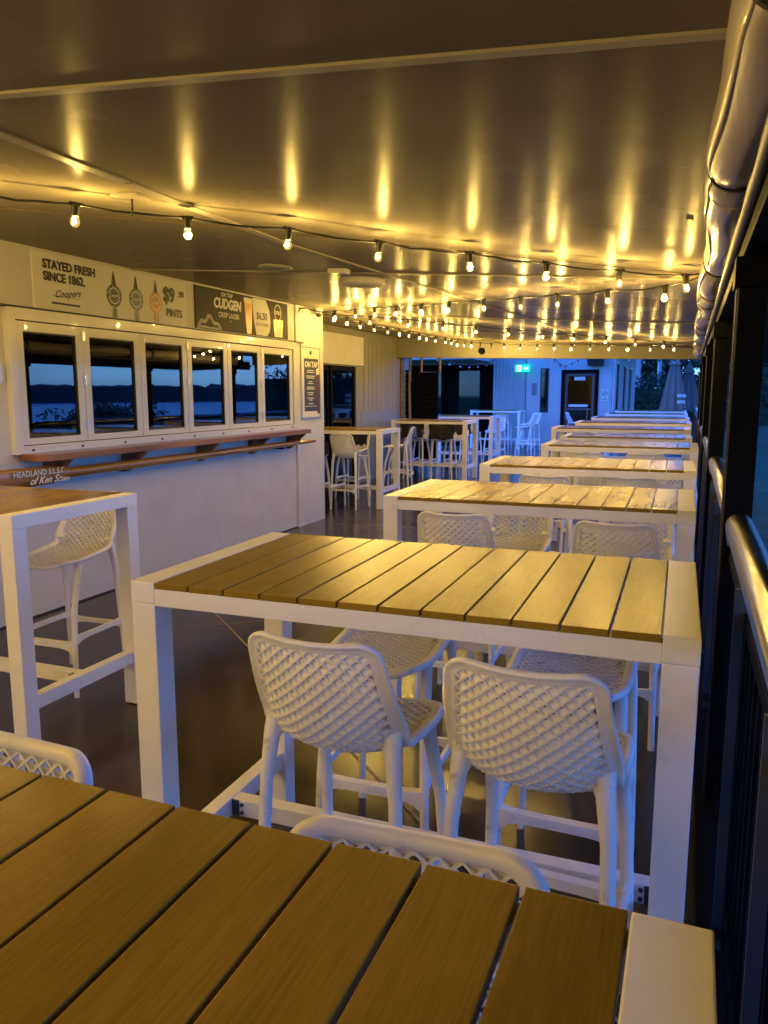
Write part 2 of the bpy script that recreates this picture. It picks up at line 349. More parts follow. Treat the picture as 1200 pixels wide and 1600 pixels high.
# wall with opening, thickness 0.2
def grid_wall(m, ys, zs, x, hole):
    for i in range(len(ys) - 1):
        for j in range(len(zs) - 1):
            if (i, j) == hole: continue
            m.box(x - .22, x, ys[i], ys[i + 1], zs[j], zs[j + 1])
m = MB(); grid_wall(m, [-4, fy0 + .02, fy1 - .02, 8.53], [-.05, fz0 + .02, fz1 - .02, 2.56], X, (1, 1))
rel(m).build('wall', 'wall_paint', bar)
m = MB(); m.box(X - .22, X + .022, 7.86, 8.55, -.05, 2.56)           # slightly proud end pillar
rel(m).build('pillar', 'wall_paint', bar, .006)
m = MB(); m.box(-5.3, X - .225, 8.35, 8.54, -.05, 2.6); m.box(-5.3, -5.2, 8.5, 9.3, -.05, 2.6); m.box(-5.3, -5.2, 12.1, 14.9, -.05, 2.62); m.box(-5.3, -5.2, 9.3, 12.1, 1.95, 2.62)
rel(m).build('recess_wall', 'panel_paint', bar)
m = MB(); m.box(-5.2, -5.165, 8.6, 12.35, 1.97, 2.44); rel(m).build('door_fascia', 'wall_paint', bar, .003)
m = MB()
for k in range(9): m.box(-5.2, -5.19, 12.42 + k * .2, 12.605 + k * .2, 1.2, 2.4)
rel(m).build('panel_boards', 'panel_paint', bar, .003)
m = MB(); m.box(-5.2, -5.192, 12.3, 14.25, 0, 1.2); rel(m).build('dado', 'grey_panel', bar)
# dark sliding doors of the recess
for k, (a, b) in enumerate(((9.3, 10.2), (10.2, 11.15), (11.15, 12.1))):
    m = MB(); xx = -5.22 - .03 * (k % 2)
    m.box(xx - .04, xx, a, a + .07, 0, 1.95); m.box(xx - .04, xx, b - .07, b, 0, 1.95); m.box(xx - .04, xx, a + .07, b - .07, 1.87, 1.95); m.box(xx - .04, xx, a + .07, b - .07, 0, .1)
    d = rel(m).build('door', 'black_paint', bar, .003)
    m = MB(); m.box(xx - .024, xx - .018, a + .07, b - .07, .1, 1.87); rel(m).build('pane', 'door_glass', d)
m = MB(); m.box(-5.3, .3, -7.2, -7.0, -.05, 2.6); rel(m).build('added_end_wall', 'wall_paint', bar)  # unseen wall added to keep blue sky out behind and bounce warm light
m = MB(); m.box(X - .22, X, -7.0, -4.0, -.05, 2.56); rel(m).build('wall_end_bay', 'wall_paint', bar)
m = MB(); m.box(X + .0005, X + .004, -7, 7.86, 0, .012); rel(m).build('skirting_gap', 'seal', bar)
# window frame
m = MB()
m.box(X - .10, X + .045, fy0, fy0 + .062, fz0, fz1); m.box(X - .10, X + .045, fy1 - .078, fy1, fz0, fz1)
m.box(X - .10, X + .05, fy0 + .062, fy1 - .078, 1.998, fz1); m.box(X - .10, X + .05, fy0 + .062, fy1 - .078, fz0, 1.180)
wf = rel(m).build('window_frame', 'window_white', bar, .003)
m = MB(); m.box(X + .0, X + .052, 3.5, 8.0, 2.078, 2.086); rel(m).build('flashing', 'seal', wf)
for k in range(6):
    a, b = WY[k] + .003, WY[k + 1] - .003; s = .064; z0, z1 = 1.184, 1.994
    m = MB(); xi, xo = X - .02, X + .030
    m.box(xi, xo, a, a + s, z0, z1); m.box(xi, xo, b - s, b, z0, z1)
    m.box(xi, xo, a + s, b - s, z0, z0 + .044); m.box(xi, xo, a + s, b - s, z1 - .066, z1)
    sash = rel(m).build('sash', 'window_white', bar, .004)
    m = MB(); m.box(X + .004, X + .010, a + s, b - s, z0 + .044, z1 - .066); rel(m).build('pane', 'window_glass', sash)
    m = MB(); e = .009
    for q in ((a + s, a + s + e, z0 + .044, z1 - .066), (b - s - e, b - s, z0 + .044, z1 - .066), (a + s + e, b - s - e, z0 + .044, z0 + .044 + e), (a + s + e, b - s - e, z1 - .066 - e, z1 - .066)):
        m.box(X + .010, X + .024, *q)
    rel(m).build('seal', 'seal', sash)
    if k in (1, 3, 5):
        for zz in (1.30, 1.62, 1.93):
            m = MB(); m.tube([(xo + .008, a, zz - .035), (xo + .008, a, zz + .035)], .008, 8); m.box(xo + .001, xo + .006, a - .02, a + .02, zz - .03, zz + .03)
            rel(m).build('hinge', 'hinge_metal', sash)
m = MB()
for k in range(9): m.tube([(X + .05, 4.0 + k * .46, 1.150), (X + .058, 4.0 + k * .46, 1.150)], .008, 8)
rel(m).build('bolt_row', 'seal', bar)
# bar room behind the glass
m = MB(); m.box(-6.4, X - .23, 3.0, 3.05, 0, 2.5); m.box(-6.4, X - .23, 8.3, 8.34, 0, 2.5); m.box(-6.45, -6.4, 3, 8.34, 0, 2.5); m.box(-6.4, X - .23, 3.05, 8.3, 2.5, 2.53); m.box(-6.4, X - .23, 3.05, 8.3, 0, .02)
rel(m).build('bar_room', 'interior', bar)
m = MB(); m.box(-4.9, -4.36, 3.2, 8.2, 1.02, 1.07); m.box(-6.35, -6.0, 3.3, 8.1, .02, .95)
rel(m).build('counter', 'sign_dark', bar)
# things on the inside counter
def tumbler(y, x=-4.42):
    m = MB(); prof = [(.028, 0), (.034, .10), (.036, .115)]
    m.loft([[(x + r * math.cos(a), y + r * math.sin(a), 1.071 + h) for a in [2 * math.pi * k / 14 for k in range(14)]] for r, h in prof], 0)
    return m.build('metal_cup', 'can_metal')
for (y, z, s) in ((4.06, 0, 'left'), (4.19, 0, 'right')):
    m = MB(); x = -4.40
    m.loft([[(x + r * math.cos(a), y + r * math.sin(a), 1.071 + h) for a in [2 * math.pi * k / 14 for k in range(14)]] for r, h in ((.036, 0), (.036, .19), (.033, .20), (.033, .215))], 0)
    tag(m.build('drink_can', 'can_metal'), 'silver canister on the bar counter behind the first window, the %s of two' % s, 'canister', 'silver canisters behind the first window')
for i, y in enumerate((5.53, 5.66)):
    t = tag(empty('beer_tap', (-4.5, y, 1.07)), ('chrome beer tap with round badge behind the third window, nearer the camera', 'chrome beer tap with round badge behind the third window, farther from the camera')[i], 'beer tap', 'beer taps behind the third window')
    m = MB(); m.tube([(0, 0, 0), (0, 0, .16), (.02, 0, .2), (.08, 0, .2), (.09, 0, .14)], .014, 10); m.build('spout', 'steel', t)
    m = MB(); disc(m, (.02, 0, .30), .055, .055, WR, WU, .0, 0); disc(m, (.02, 0, .30), .040, .040, WR, WU, .002, 1); m.build('badge', ['wave_grey', 'badge_blue'], t)
m = MB(); m.box(X - .012, X - .009, 7.30, 7.46, 1.62, 1.90); tag(m.build('paper_notice', 'paper'), 'white paper notice taped inside the last bar window', 'notice')
m = MB(); m.add([(X - .03, 5.93, 1.245), (X - .03, 6.10, 1.245), (X - .035, 6.08, 1.32), (X - .04, 5.96, 1.27)], [(0, 1, 2, 3)]); m.add([(X - .03, 5.93, 1.245), (X - .03, 6.10, 1.245), (X - .12, 6.02, 1.243)], [(0, 1, 2)])
tag(m.build('paper_menu', 'paper'), 'folded white paper lying inside the fourth bar window', 'paper')
# small notice on wall at the left edge of the window
m = MB(); m.box(X, X + .006, 3.45, 3.866, 1.595, 1.705, 0)
put_text(m, 'MUST BE', .034, (X + .0062, 3.70, 1.678), WR, WU, 1, .001, align='CENTER'); put_text(m, 'OF BOTTLES', .030, (X + .0062, 3.68, 1.643), WR, WU, 1, .001)
o = m.build('wall_notice', ['frame_silver', 'ink']); tag(o, 'small grey notice with black capitals at the left edge of the bar wall', 'notice')

# ---------------------------------------------------------------- banner signs over the window
t = tag(empty('price_banner', (X + .012, 5.0, 2.28)), 'pale banner with three round tap badges and the nine dollar pints price', 'sign')
m = MB(); m.box(-.012, 0, -.865, .845, -.19, .185); m.build('board', 'sign_white', t, .002)
def sy(Y): return Y - 5.0
def sz(z): return z - 2.28
m = MB()
put_text(m, 'STAYED FRESH', .082, (.001, sy(4.225), sz(2.390)), WR, WU, 0, .0035, align='LEFT', sx=.93)
put_text(m, 'SINCE 1862.', .082, (.001, sy(4.225), sz(2.310)), WR, WU, 0, .0035, align='LEFT', sx=.93)
m.build('slogan', 'ink', t); m = MB()
put_text(m, 'Coopers', .070, (.001, sy(4.44), sz(2.212)), WR, WU, 0, .0008, .5, slope=.12)
m.box(.0005, .0012, sy(4.29), sy(4.56), sz(2.133), sz(2.147)); m.box(.0005, .0012, sy(4.30), sy(4.56), sz(2.187), sz(2.190))
m.build('maker_lettering', 'ink', t); m = MB()
put_text(m, '$9', .165, (.001, sy(5.60), sz(2.330)), WR, WU, 0, .006, sx=.9)
put_text(m, '.90', .070, (.001, sy(5.765), sz(2.355)), WR, WU, 0, .003)
put_text(m, 'PINTS', .085, (.001, sy(5.665), sz(2.190)), WR, WU, 0, .003)
m.build('price', 'ink', t)
for yy, b, hm in ((4.925, 'badge_green', 'handle_dark'), (5.18, 'badge_blue', 'handle_dark'), (5.425, 'badge_gold', 'handle_red')):
    m = MB(); c = (0, sy(yy), sz(2.255))
    disc(m, c, .085, .085, WR, WU, .0012, 0); disc(m, c, .062, .062, WR, WU, .0016, 1, r0=.86)
    disc(m, c, .040, .040, WR, WU, .0016, 3, r0=.93); poly(m, [(-.062, -.012), (.062, -.004), (.062, .018), (-.062, .010)], c, WR, WU, .002, 0)
    for k in range(0, 22, 2):
        a = 2 * math.pi * k / 22
        poly(m, [(.069 * math.cos(a), .069 * math.sin(a)), (.075 * math.cos(a), .075 * math.sin(a)), (.075 * math.cos(a + .11), .075 * math.sin(a + .11)), (.069 * math.cos(a + .11), .069 * math.sin(a + .11))], c, WR, WU, .0018, 1)
    poly(m, [(-.028, .080), (-.008, .165), (.008, .165), (.028, .080)], c, WR, WU, .0014, 2); disc(m, (0, c[1], c[2] + .172), .008, .008, WR, WU, .0014, 2)
    poly(m, [(-.022, -.08), (.022, -.08), (.034, -.12), (.030, -.162), (-.030, -.162), (-.034, -.12)], c, WR, WU, .0010, 3); poly(m, [(-.012, -.09), (.012, -.09), (.014, -.162), (-.014, -.162)], c, WR, WU, .0014, 0)
    put_text(m, 'Coopers', .034, (.0016, c[1], c[2] + .002), WR, WU, 1, .0006, .4, slope=.1)
    m.build('tap_badge', [b, 'sign_white', hm, 'wave_grey'], t)

t = tag(empty('lager_banner', (X + .012, 6.84, 2.285)), 'dark banner with a beer glass and the six fifty schooners price', 'sign')
m = MB(); m.box(-.012, 0, -.86, .85, -.185, .185); m.build('board', 'sign_dark', t, .002)
sy = lambda Y: Y - 6.84
sz = lambda z: z - 2.285
m = MB()
put_text(m, 'ON TAP', .055, (.001, sy(6.49), sz(2.430)), WR, WU, 0, .001)
m.build('heading', 'sign_white', t); m = MB()
put_text(m, 'CUDGEN', .125, (.001, sy(6.50), sz(2.345)), WR, WU, 0, .004, .12, sx=.9)
put_text(m, 'CRISP LAGER', .066, (.001, sy(6.52), sz(2.245)), WR, WU, 0, .001, sx=.95)
put_text(m, 'TAP', .022, (.001, sy(6.55), sz(2.195)), WR, WU, 0)
m.build('lettering', 'sign_white', t)
m = MB(); rr = random.Random(2)
for k in range(34):                               # breaking wave mark
    a = k / 33 * 5.2; r = .025 + .006 * rr.random(); cx_, cy_ = sy(6.02 + k * .0105), sz(2.115 + .085 * max(0, math.sin(a * .62)) + .02 * math.sin(a * 3))
    disc(m, (0, cx_, cy_), r * .8, r * .55, WR, WU, .0008 + k * .00002, 0, 10, r0=.62)
poly(m, [(sy(5.99), sz(2.105)), (sy(6.36), sz(2.105)), (sy(6.30), sz(2.125)), (sy(6.20), sz(2.118)), (sy(6.10), sz(2.13))], (0, 0, 0), WR, WU, .0007, 0)
m.build('wave_mark', 'wave_grey', t)
m = MB(); poly(m, [(-.075, .15), (.085, .15), (.055, -.18), (-.03, -.18)], (0, sy(6.87), sz(2.285)), WR, WU, .001, 0); poly(m, [(-.078, .165), (.088, .165), (.08, .115), (-.072, .115)], (0, sy(6.87), sz(2.285)), WR, WU, .0014, 1)
m.build('beer_glass_print', ['amber', 'foam'], t)
m = MB(); pts = [(-.16, .178), (.10, .178), (.17, .08), (.19, -.03), (.17, -.13), (.12, -.18), (-.10, -.18), (-.14, -.06), (-.16, .06)]
poly(m, pts, (0, sy(7.12), sz(2.285)), WR, WU, .0018, 0)
put_text(m, '$6.50', .098, (.002, sy(7.13), sz(2.292)), WR, WU, 1, .0032, sx=.95); put_text(m, 'SCHOONERS', .047, (.002, sy(7.135), sz(2.212)), WR, WU, 1, .0010, sx=.9)
m.build('price_panel', ['sign_white', 'ink'], t)
m = MB(); disc(m, (0, sy(7.47), sz(2.36)), .075, .085, WR, WU, .001, 1); disc(m, (0, sy(7.47), sz(2.36)), .066, .075, WR, WU, .0014, 2)
poly(m, [(-.10, .0), (.10, .0), (.085, -.18), (-.09, -.18)], (0, sy(7.48), sz(2.29)), WR, WU, .0009, 0); poly(m, [(-.04, -.09), (.08, -.06), (.07, -.178), (-.06, -.178)], (0, sy(7.48), sz(2.29)), WR, WU, .0013, 1)
put_text(m, 'GOLD', .05, (.0016, sy(7.47), sz(2.36)), WR, WU, 1, .001)
m.build('can_print', ['gold_can', 'foam', 'sign_dark'], t)

# poster in a snap frame on the pillar
t = tag(empty('framed_poster', (X + .022, 8.2, 1.645)), 'framed navy on tap menu poster with a beer glass on the pillar', 'poster')
m = MB(); fr = .022
m.box(0, .014, -.25, -.25 + fr, -.415, .415); m.box(0, .014, .25 - fr, .25, -.415, .415); m.box(0, .014, -.25 + fr, .25 - fr, -.415, -.415 + fr); m.box(0, .014, -.25 + fr, .25 - fr, .415 - fr, .415)
m.build('frame', 'frame_silver', t, .002)
m = MB(); m.box(.002, .005, -.228, .228, -.393, .393, 0); poly(m, [(-.17, -.33), (.19, -.33), (.19, .27), (-.17, .27)], (0, 0, 0), WR, WU, .0058, 1)
put_text(m, 'ON TAP', .088, (.0060, .01, .200), WR, WU, 0, .0035)
disc(m, (0, 0, .335), .03, .028, WR, WU, .0060, 1); poly(m, [(-.045, .268), (.045, .268), (.04, .31), (-.04, .31)], (0, 0, 0), WR, WU, .0062, 2)
rr = random.Random(5)
for k in range(19):
    w = rr.uniform(.04, .12); z = .135 - k * .021
    if k % 3 == 2: continue
    m.box(.0060, .0066, -w - .01, w - .01, z - .0045, z + .0045, 0)
m.box(.0060, .0066, -.16, .15, -.275, -.270, 0)
poly(m, [(.13, .13), (.228, .16), (.228, -.36), (.16, -.36)], (0, 0, 0), WR, WU, .0068, 3); poly(m, [(.128, .15), (.228, .185), (.228, .10), (.135, .085)], (0, 0, 0), WR, WU, .0072, 2)
m.build('print', ['paper', 'ink_navy', 'foam', 'handle_red'], t)

# ---------------------------------------------------------------- shelf, oar
t = tag(empty('wall_shelf', (X, 5.7, 1.12)), 'long reddish timber drinks shelf on brackets under the bar windows', 'shelf')
m = MB(); x1 = .265
m.loft([[(.0, -1.78, z), (x1 - .05, -1.83, z), (x1, -1.76, z), (x1, 2.02, z), (x1 - .03, 2.06, z), (.0, 2.16, z)] for z in (-.032, .010)], smooth=False)
m.build('board', 'timber', t, .008)
for y in (-1.55, -.75, .25, 1.15, 1.95):
    m = MB(); m.hexa([(.0, y - .025, -.20), (.05, y - .025, -.20), (.05, y + .025, -.20), (.0, y + .025, -.20), (.0, y - .025, -.036), (.23, y - .025, -.036), (.23, y + .025, -.036), (.0, y + .025, -.036)])
    m.build('bracket', 'timber', t, .004)
t = tag(empty('wooden_oar', (X + .16, 5.8, .986)), 'long varnished wooden surf boat oar with lettered blade under the shelf', 'oar')
m = MB(); m.tube([(0, 2.20, .002), (0, 1.2, .002), (0, .2, .0), (0, -1.2, .0), (0, -1.58, .0)], [.022, .027, .031, .034, .036], 14)
rings = []
for y, hw, th in ((-1.58, .036, .034), (-1.66, .044, .03), (-1.78, .060, .02), (-2.1, .066, .014), (-2.8, .075, .012), (-3.6, .08, .010), (-3.7, .055, .008)):
    rings.append([(th * math.cos(a), y, hw * math.sin(a)) for a in [2 * math.pi * k / 20 for k in range(20)]])
m.loft(rings)
m.build('shaft_and_blade', 'oar_wood', t)
m = MB()
put_text(m, 'HEADLAND S.L.S.C.', .052, (.0235, -1.66, .026), WR, WU, 1, .004, align='RIGHT', sx=1.0); put_text(m, 'HEADLAND S.L.S.C.', .052, (.0252, -1.66, .026), WR, WU, 0, .0008, align='RIGHT', sx=1.0)
m.build('club_lettering', ['sign_white', 'ink'], t); m = MB()
put_text(m, 'of Ken Sculli', .066, (.0235, -1.63, -.026), WR, WU, 0, .0014, .5, align='RIGHT', sx=1.05)
m.build('name_lettering', ['sign_white', 'ink'], t)
for y in (-1.0, 1.5):
    m = MB(); m.box(-.15, -.02, y - .015, y + .015, -.05, -.03); m.build('hook', 'black_paint', t)

# ---------------------------------------------------------------- ceiling fittings
def ceil_empty(name, x, y, label, cat):
    o = empty(name, (x, y, ceil_z(x))); o.rotation_euler = (0, math.atan(.058), 0); return tag(o, label, cat)
t = ceil_empty('ceiling_light', -2.372, 5.66, 'round white oyster ceiling light, switched off, beyond the first bulb string', 'ceiling light')
m = MB(); m.loft([[(r * math.cos(a), r * math.sin(a), z) for a in [2 * math.pi * k / 32 for k in range(32)]] for r, z in ((.17, 0), (.175, -.03), (.168, -.042))]); m.build('rim', 'window_white', t)
m = MB(); m.loft([[(r * math.cos(a), r * math.sin(a), z) for a in [2 * math.pi * k / 32 for k in range(32)]] for r, z in ((.160, -.040), (.150, -.052), (.10, -.060), (.03, -.063))]); m.build('diffuser', 'sign_white', t)
t = ceil_empty('ceiling_vent', -2.77, 5.01, 'round grey ceiling vent near the bar wall side', 'vent')
m = MB(); m.loft([[(r * math.cos(a), r * math.sin(a), z) for a in [2 * math.pi * k / 28 for k in range(28)]] for r, z in ((.12, 0), (.12, -.012), (.10, -.016))]); m.build('ring', 'ceiling_strip', t)
m = MB()
for r in (.09, .065, .04, .015): m.loft([[(q * math.cos(a), q * math.sin(a), z) for a in [2 * math.pi * k / 24 for k in range(24)]] for q, z in ((r + .008, -.014), (r + .008, -.020), (r - .008, -.020), (r - .008, -.014))], cap=False)
m.build('louvre', 'grey_panel', t)
t = ceil_empty('ceiling_sensor', -2.33, 5.13, 'small white rectangular emergency fitting on the ceiling before the round light', 'ceiling fitting')
m = MB(); m.box(-.07, .07, -.045, .045, -.035, 0); m.build('housing', 'window_white', t, .008)
m = MB(); m.ball((0, 0, -.036), .018); m.build('lens', 'clear_glass', t)
t = ceil_empty('ceiling_bracket', -2.327, 2.93, 'square cream ceiling plate with a thin black drop rod', 'bracket')
m = MB(); m.box(-.07, .07, -.05, .05, -.014, 0); m.build('plate', 'ceiling_strip', t, .003)
m = MB(); m.tube([(0, .01, -.014), (0, .01, -.085)], .005, 8); m.build('rod', 'dark_cable', t)
t = tag(empty('security_camera', (X + .10, 8.27, ceil_z(-4))), 'white dome security camera under the ceiling above the pillar poster', 'security camera')
m = MB(); m.tube([(0, 0, 0), (0, 0, -.055)], [.055, .05], 18); m.build('housing', 'window_white', t)
m = MB(); m.ball((.01, -.01, -.062), .036, n=14, m=8); m.build('dome', 'seal', t)
m = MB(); pts = [(0, -.04, -.03), (-.03, -.2, -.02), (-.07, -.32, -.03), (-.085, -.38, -.10), (-.09, -.39, -.42)]
m.tube(pts, .006, 6); m.build('cable', 'dark_cable', t)
t = ceil_empty('ceiling_stud', -.04, 3.62, 'small white rounded stud on the ceiling beside the rolled blind', 'stud')
m = MB(); m.tube([(-.014, 0, -.003), (.014, .01, -.003)], .004, 10); m.build('stud', 'window_white', t)
m = MB(); m.tube([(-5.17, 14.25, 0), (-5.17, 14.25, 2.5)], .05, 10); t = tag(m.build('downpipe', 'cable_pipe'), 'brown vertical pipe standing in the corner under the far beam', 'pipe')
m = MB(); m.tube([(-4.98, 14.2, .9), (-5.0, 14.2, 1.6), (-4.97, 14.2, 2.48)], .028, 8); 
for k in range(9): m.tube([(-4.97 + .03 * math.sin(k * 2.1), 14.17, 1.7 + k * .09), (-4.97 + .03 * math.sin(k * 2.1 + 2), 14.15, 1.78 + k * .09)], .008, 6)
tag(m.build('cable_bundle', 'cable_pipe'), 'bundle of brown cables running up beside the corner pipe', 'cables')
for i, x in enumerate((-4.72, -4.36)):
    m = MB(); m.tube([(x, 14.10, 1.9), (x, 14.10, 2.5 - .03 * i)], .025, 8)
    tag(m.build('hanging_pole', 'cable_pipe'), ('thin brown pole above the louvred screen, nearer the cables', 'thin brown pole above the louvred screen, farther from the cables')[i], 'pole', 'poles above the louvred screen')

# ---------------------------------------------------------------- festoon lights
def bulb_meshes():
    sk = MB(); sk.tube([(0, 0, .006), (0, 0, -.012)], [.013, .017], 12); sk.tube([(0, 0, -.010), (0, 0, -.052)], [.019, .0155], 12)
    sk.tube([(-.028, 0, 0), (.028, 0, 0)], .0085, 8)
    gl = MB()
    prof = [(.011, -.050), (.0145, -.056), (.0195, -.065), (.021, -.076), (.019, -.087), (.012, -.0955), (.003, -.098)]
    gl.loft([[(r * math.cos(a), r * math.sin(a), z) for a in [2 * math.pi * k / 14 for k in range(14)]] for r, z in prof], 0)
    gl.ball((0, 0, -.074), .0075, 1, 10, 6, 1.5)
    of = MB(); of.loft([[(r * math.cos(a), r * math.sin(a), z) for a in [2 * math.pi * k / 14 for k in range(14)]] for r, z in prof], 0)
    s = sk.build('socket', 'dark_cable'); g = gl.build('bulb', ['bulb_glass', 'bulb_core'], s); 
    s2 = sk.build('socket', 'dark_cable'); g2 = of.build('bulb', 'bulb_off', s2)
    return s, s2
LIT, UNLIT = bulb_meshes()
LAMP = bpy.data.lights.new('festoon_lamp', 'POINT'); LAMP.energy = BULB_W; LAMP.color = BULB_C; LAMP.shadow_soft_size = .014
first = {'lit': True, 'off': True}
def festoon(name, anchors, bulbs, label, group='strings of festoon bulbs under the ceiling', sag=.012, rz=.0, dark=(), pw=1):
    """anchors: end points; bulbs: list of 3D cable points carrying a bulb, lit unless its index is in dark"""
    t = tag(empty(name, anchors[0]), label, 'string lights', group)
    o = Vector(anchors[0]); pts = [Vector(anchors[0])] + [Vector(b) for b in bulbs] + [Vector(anchors[-1])]
    fine = []
    for i in range(len(pts) - 1):
        a, b = pts[i], pts[i + 1]
        for k in range(6):
            s = k / 6; p = a.lerp(b, s); p = p - Vector((0, 0, sag * 4 * s * (1 - s) * ((b - a).length / .5) * (.6 + .8 * rnd.random()))); fine.append(p - o)
    fine.append(pts[-1] - o)
    m = MB(); m.tube(fine, .0052, 6); m.build('cable', 'dark_cable', t)
    for i, b in enumerate(bulbs):
        src = UNLIT if i in dark else LIT
        key = 'off' if i in dark else 'lit'
        s = src if first[key] else src.copy()
        if first[key]: first[key] = False; g = src.children[0]
        else:
            C.objects.link(s); g = src.children[0].copy(); C.objects.link(g); g.parent = s
        s.parent = t; s.location = Vector(b) - o
        d = (pts[i + 2] - pts[i]); s.rotation_euler = (rnd.uniform(-.14, .14), rnd.uniform(-.14, .14), math.atan2(d.y, d.x))
        if i not in dark:
            l = bpy.data.objects.new('bulb_light', LAMP); C.objects.link(l); l.parent = t; l.location = Vector(b) - o + Vector((0, 0, -.078)) 
    return t
def onstring(p, drop=.055): return (p[0], p[1], ceil_z(p[0]) - drop)
def lin(a, b, n): return [(a[0] + (b[0] - a[0]) * i / (n - 1), a[1] + (b[1] - a[1]) * i / (n - 1)) for i in range(n)]
S1 = [(-3.95, 1.50), (-3.58, 1.86), (-3.22, 2.2), (-2.86, 2.50), (-2.518, 2.804), (-2.174, 3.123), (-1.804, 3.406), (-1.486, 3.77), (-1.117, 4.108), (-.768, 4.45), (-.409, 4.732), (-.06, 4.92)]
S2 = [(-.186, 5.448), (-.569, 5.703), (-.944, 5.985), (-1.28, 6.25), (-1.63, 6.45), (-1.999, 6.721), (-2.347, 6.985), (-2.663, 7.193), (-2.96, 7.36), (-3.282, 7.62), (-3.642, 7.895)]
S3 = [(-3.80, 8.20), (-3.45, 8.44), (-3.10, 8.76), (-2.78, 9.1), (-2.48, 9.5), (-2.15, 9.83), (-1.776, 10.123), (-1.43, 10.449), (-1.062, 10.782), (-.715, 11.10), (-.356, 11.373)]
S4 = [(-3.87, 8.744), (-3.93, 9.30), (-3.95, 9.80), (-3.95, 10.28), (-3.90, 10.62), (-3.89, 11.0), (-3.86, 11.4), (-3.88, 11.85), (-3.86, 12.2), (-3.78, 12.5), (-3.79, 12.85), (-3.78, 13.2), (-3.70, 13.4), (-3.62, 13.55), (-3.50, 13.68), (-3.30, 13.70)]
S5 = [(-3.08, 13.75), (-2.79, 13.72), (-2.48, 13.60), (-2.15, 13.3), (-1.834, 13.1), (-1.529, 12.97), (-1.23, 12.85), (-.922, 12.65), (-.584, 12.418), (-.253, 12.1)]
S0 = lin((-3.8, 1.05), (-.4, -1.85), 13)  # bulbs set closer than on the other strings, added for front light
FILL_REAR = lin((-.4, -2.5), (-3.7, -5.6), 12)  # unseen string added so more warm light reaches the front faces
zz = lambda L, d=.055: [onstring(p, d) for p in L]
festoon('festoon_string', [onstring((-4.1, 1.35), .03), onstring((.03, 5.02), .03)], zz(S1, .058), 'nearest string of bulbs, crossing from the left frame edge to the rolled blind')
festoon('festoon_string', [onstring((.03, 5.15), .03), onstring((-4.05, 8.1), .03)], zz(S2), 'second nearest string of bulbs, running from the rolled blind back to the pillar')
festoon('festoon_string', [onstring((-4.05, 8.16), .03), onstring((.03, 11.6), .03)], zz(S3), 'string of bulbs running from the pillar to the far right end')
festoon('festoon_string', [onstring((-4.05, 8.3), .04), onstring((-3.2, 13.72), .03)], zz(S4), 'string of bulbs running straight away from the pillar to the far beam', dark=(14, 15))
festoon('festoon_string', [onstring((-3.25, 13.8), .03), onstring((.03, 11.75), .03)], zz(S5), 'farthest lit string of bulbs, just in front of the cream beam')
festoon('festoon_string', [onstring((-4.1, 1.3), .03), onstring((0, -2.1), .03)], zz(S0), 'string of bulbs behind the viewpoint, out of the frame')
festoon('festoon_string', [onstring((0, -2.15), .03), onstring((-4.1, -6), .03)], zz(FILL_REAR), 'unseen string of bulbs far behind the viewpoint, added for warm front light')
FILL_WALL = lin((-3.9, .7), (-3.9, -6.2), 18)  # unseen bulbs added along the wall, warming faces from behind left
festoon('festoon_string', [onstring((-3.95, 1.25), .03), onstring((-3.95, -6.5), .03)], zz(FILL_WALL), 'unseen string of bulbs along the bar wall behind the viewpoint, added for warm light')
# thin support wire just above the first string
m = MB(); m.tube([onstring((-4.1, 2.55), .004), onstring((-2.1, 3.72), .004)], .0025, 5); m.tube([onstring((-2.0, 3.85), .004), onstring((0, 5.3), .004)], .0025, 5)
tag(m.build('support_wire', 'cable_pipe'), 'thin wire clipped to the ceiling beside the nearest bulb string', 'wire')

# ---------------------------------------------------------------- bar tables
def make_table(L=1.375, D=.755, n=12, name='bar_table'):
    t = empty(name); w = .072; Hh = 1.05; hx, hy = L / 2, D / 2
    m = MB()
    for s in (-1, 1):
        a, b = (-hx, -hx + w) if s < 0 else (hx - w, hx)
        m.box(a, b, -hy, hy, Hh - .058, Hh)
    m.box(-hx + w, hx - w, -hy + .001, -hy + .036, Hh - .062, Hh - .017); m.box(-hx + w, hx - w, hy - .036, hy - .001, Hh - .062, Hh - .017)
    m.build('frame', 'white_frame', t, .0025)
    m = MB(); x0, x1 = -hx + w + .003, hx - w - .003; g = .0055; p = (x1 - x0 + g) / n; rr = random.Random(int(L * 100))
    for k in range(n): m.box(x0 + k * p, x0 + (k + 1) * p - g, -hy + .0, hy - .0, Hh - .0165, Hh - .0005 + .0006 * (k % 2), 0, rr.uniform(-.13, .10) + .001)
    m.build('tabletop', 'plank', t, .0018)
    for sx in (-1, 1):
        for sy in (-1, 1):
            m = MB(); m.box(*sorted((sx * (hx - .0005), sx * (hx - w))), *sorted((sy * (hy - .0005), sy * (hy - w))), 0.006, Hh - .0585)
            m.build('leg', 'white_frame', t, .003)
    for sx in (-1, 1):
        m = MB(); m.box(*sorted((sx * (hx - .012), sx * (hx - .060))), -hy + w, hy - w, .215, .275); m.build('side_stretcher', 'white_frame', t, .003)
    m = MB(); m.box(-hx + .060, hx - .060, -.024, .024, .218, .272); m.build('long_stretcher', 'white_frame', t, .003)
    for sx in (-1, 1):
        m = MB()
        for z in (.232, .258): m.tube([(sx * (hx - .095), -.024, z), (sx * (hx - .095), -.029, z)], .006, 8)
        m.box(*sorted((sx * (hx - .06), sx * (hx - .085))), -.026, -.024, .219, .271)
        m.build('bracket', 'track_grey', t)
    return t
TAB = make_table(); TAB18 = make_table(1.80, .76, 12)
usedT = {}
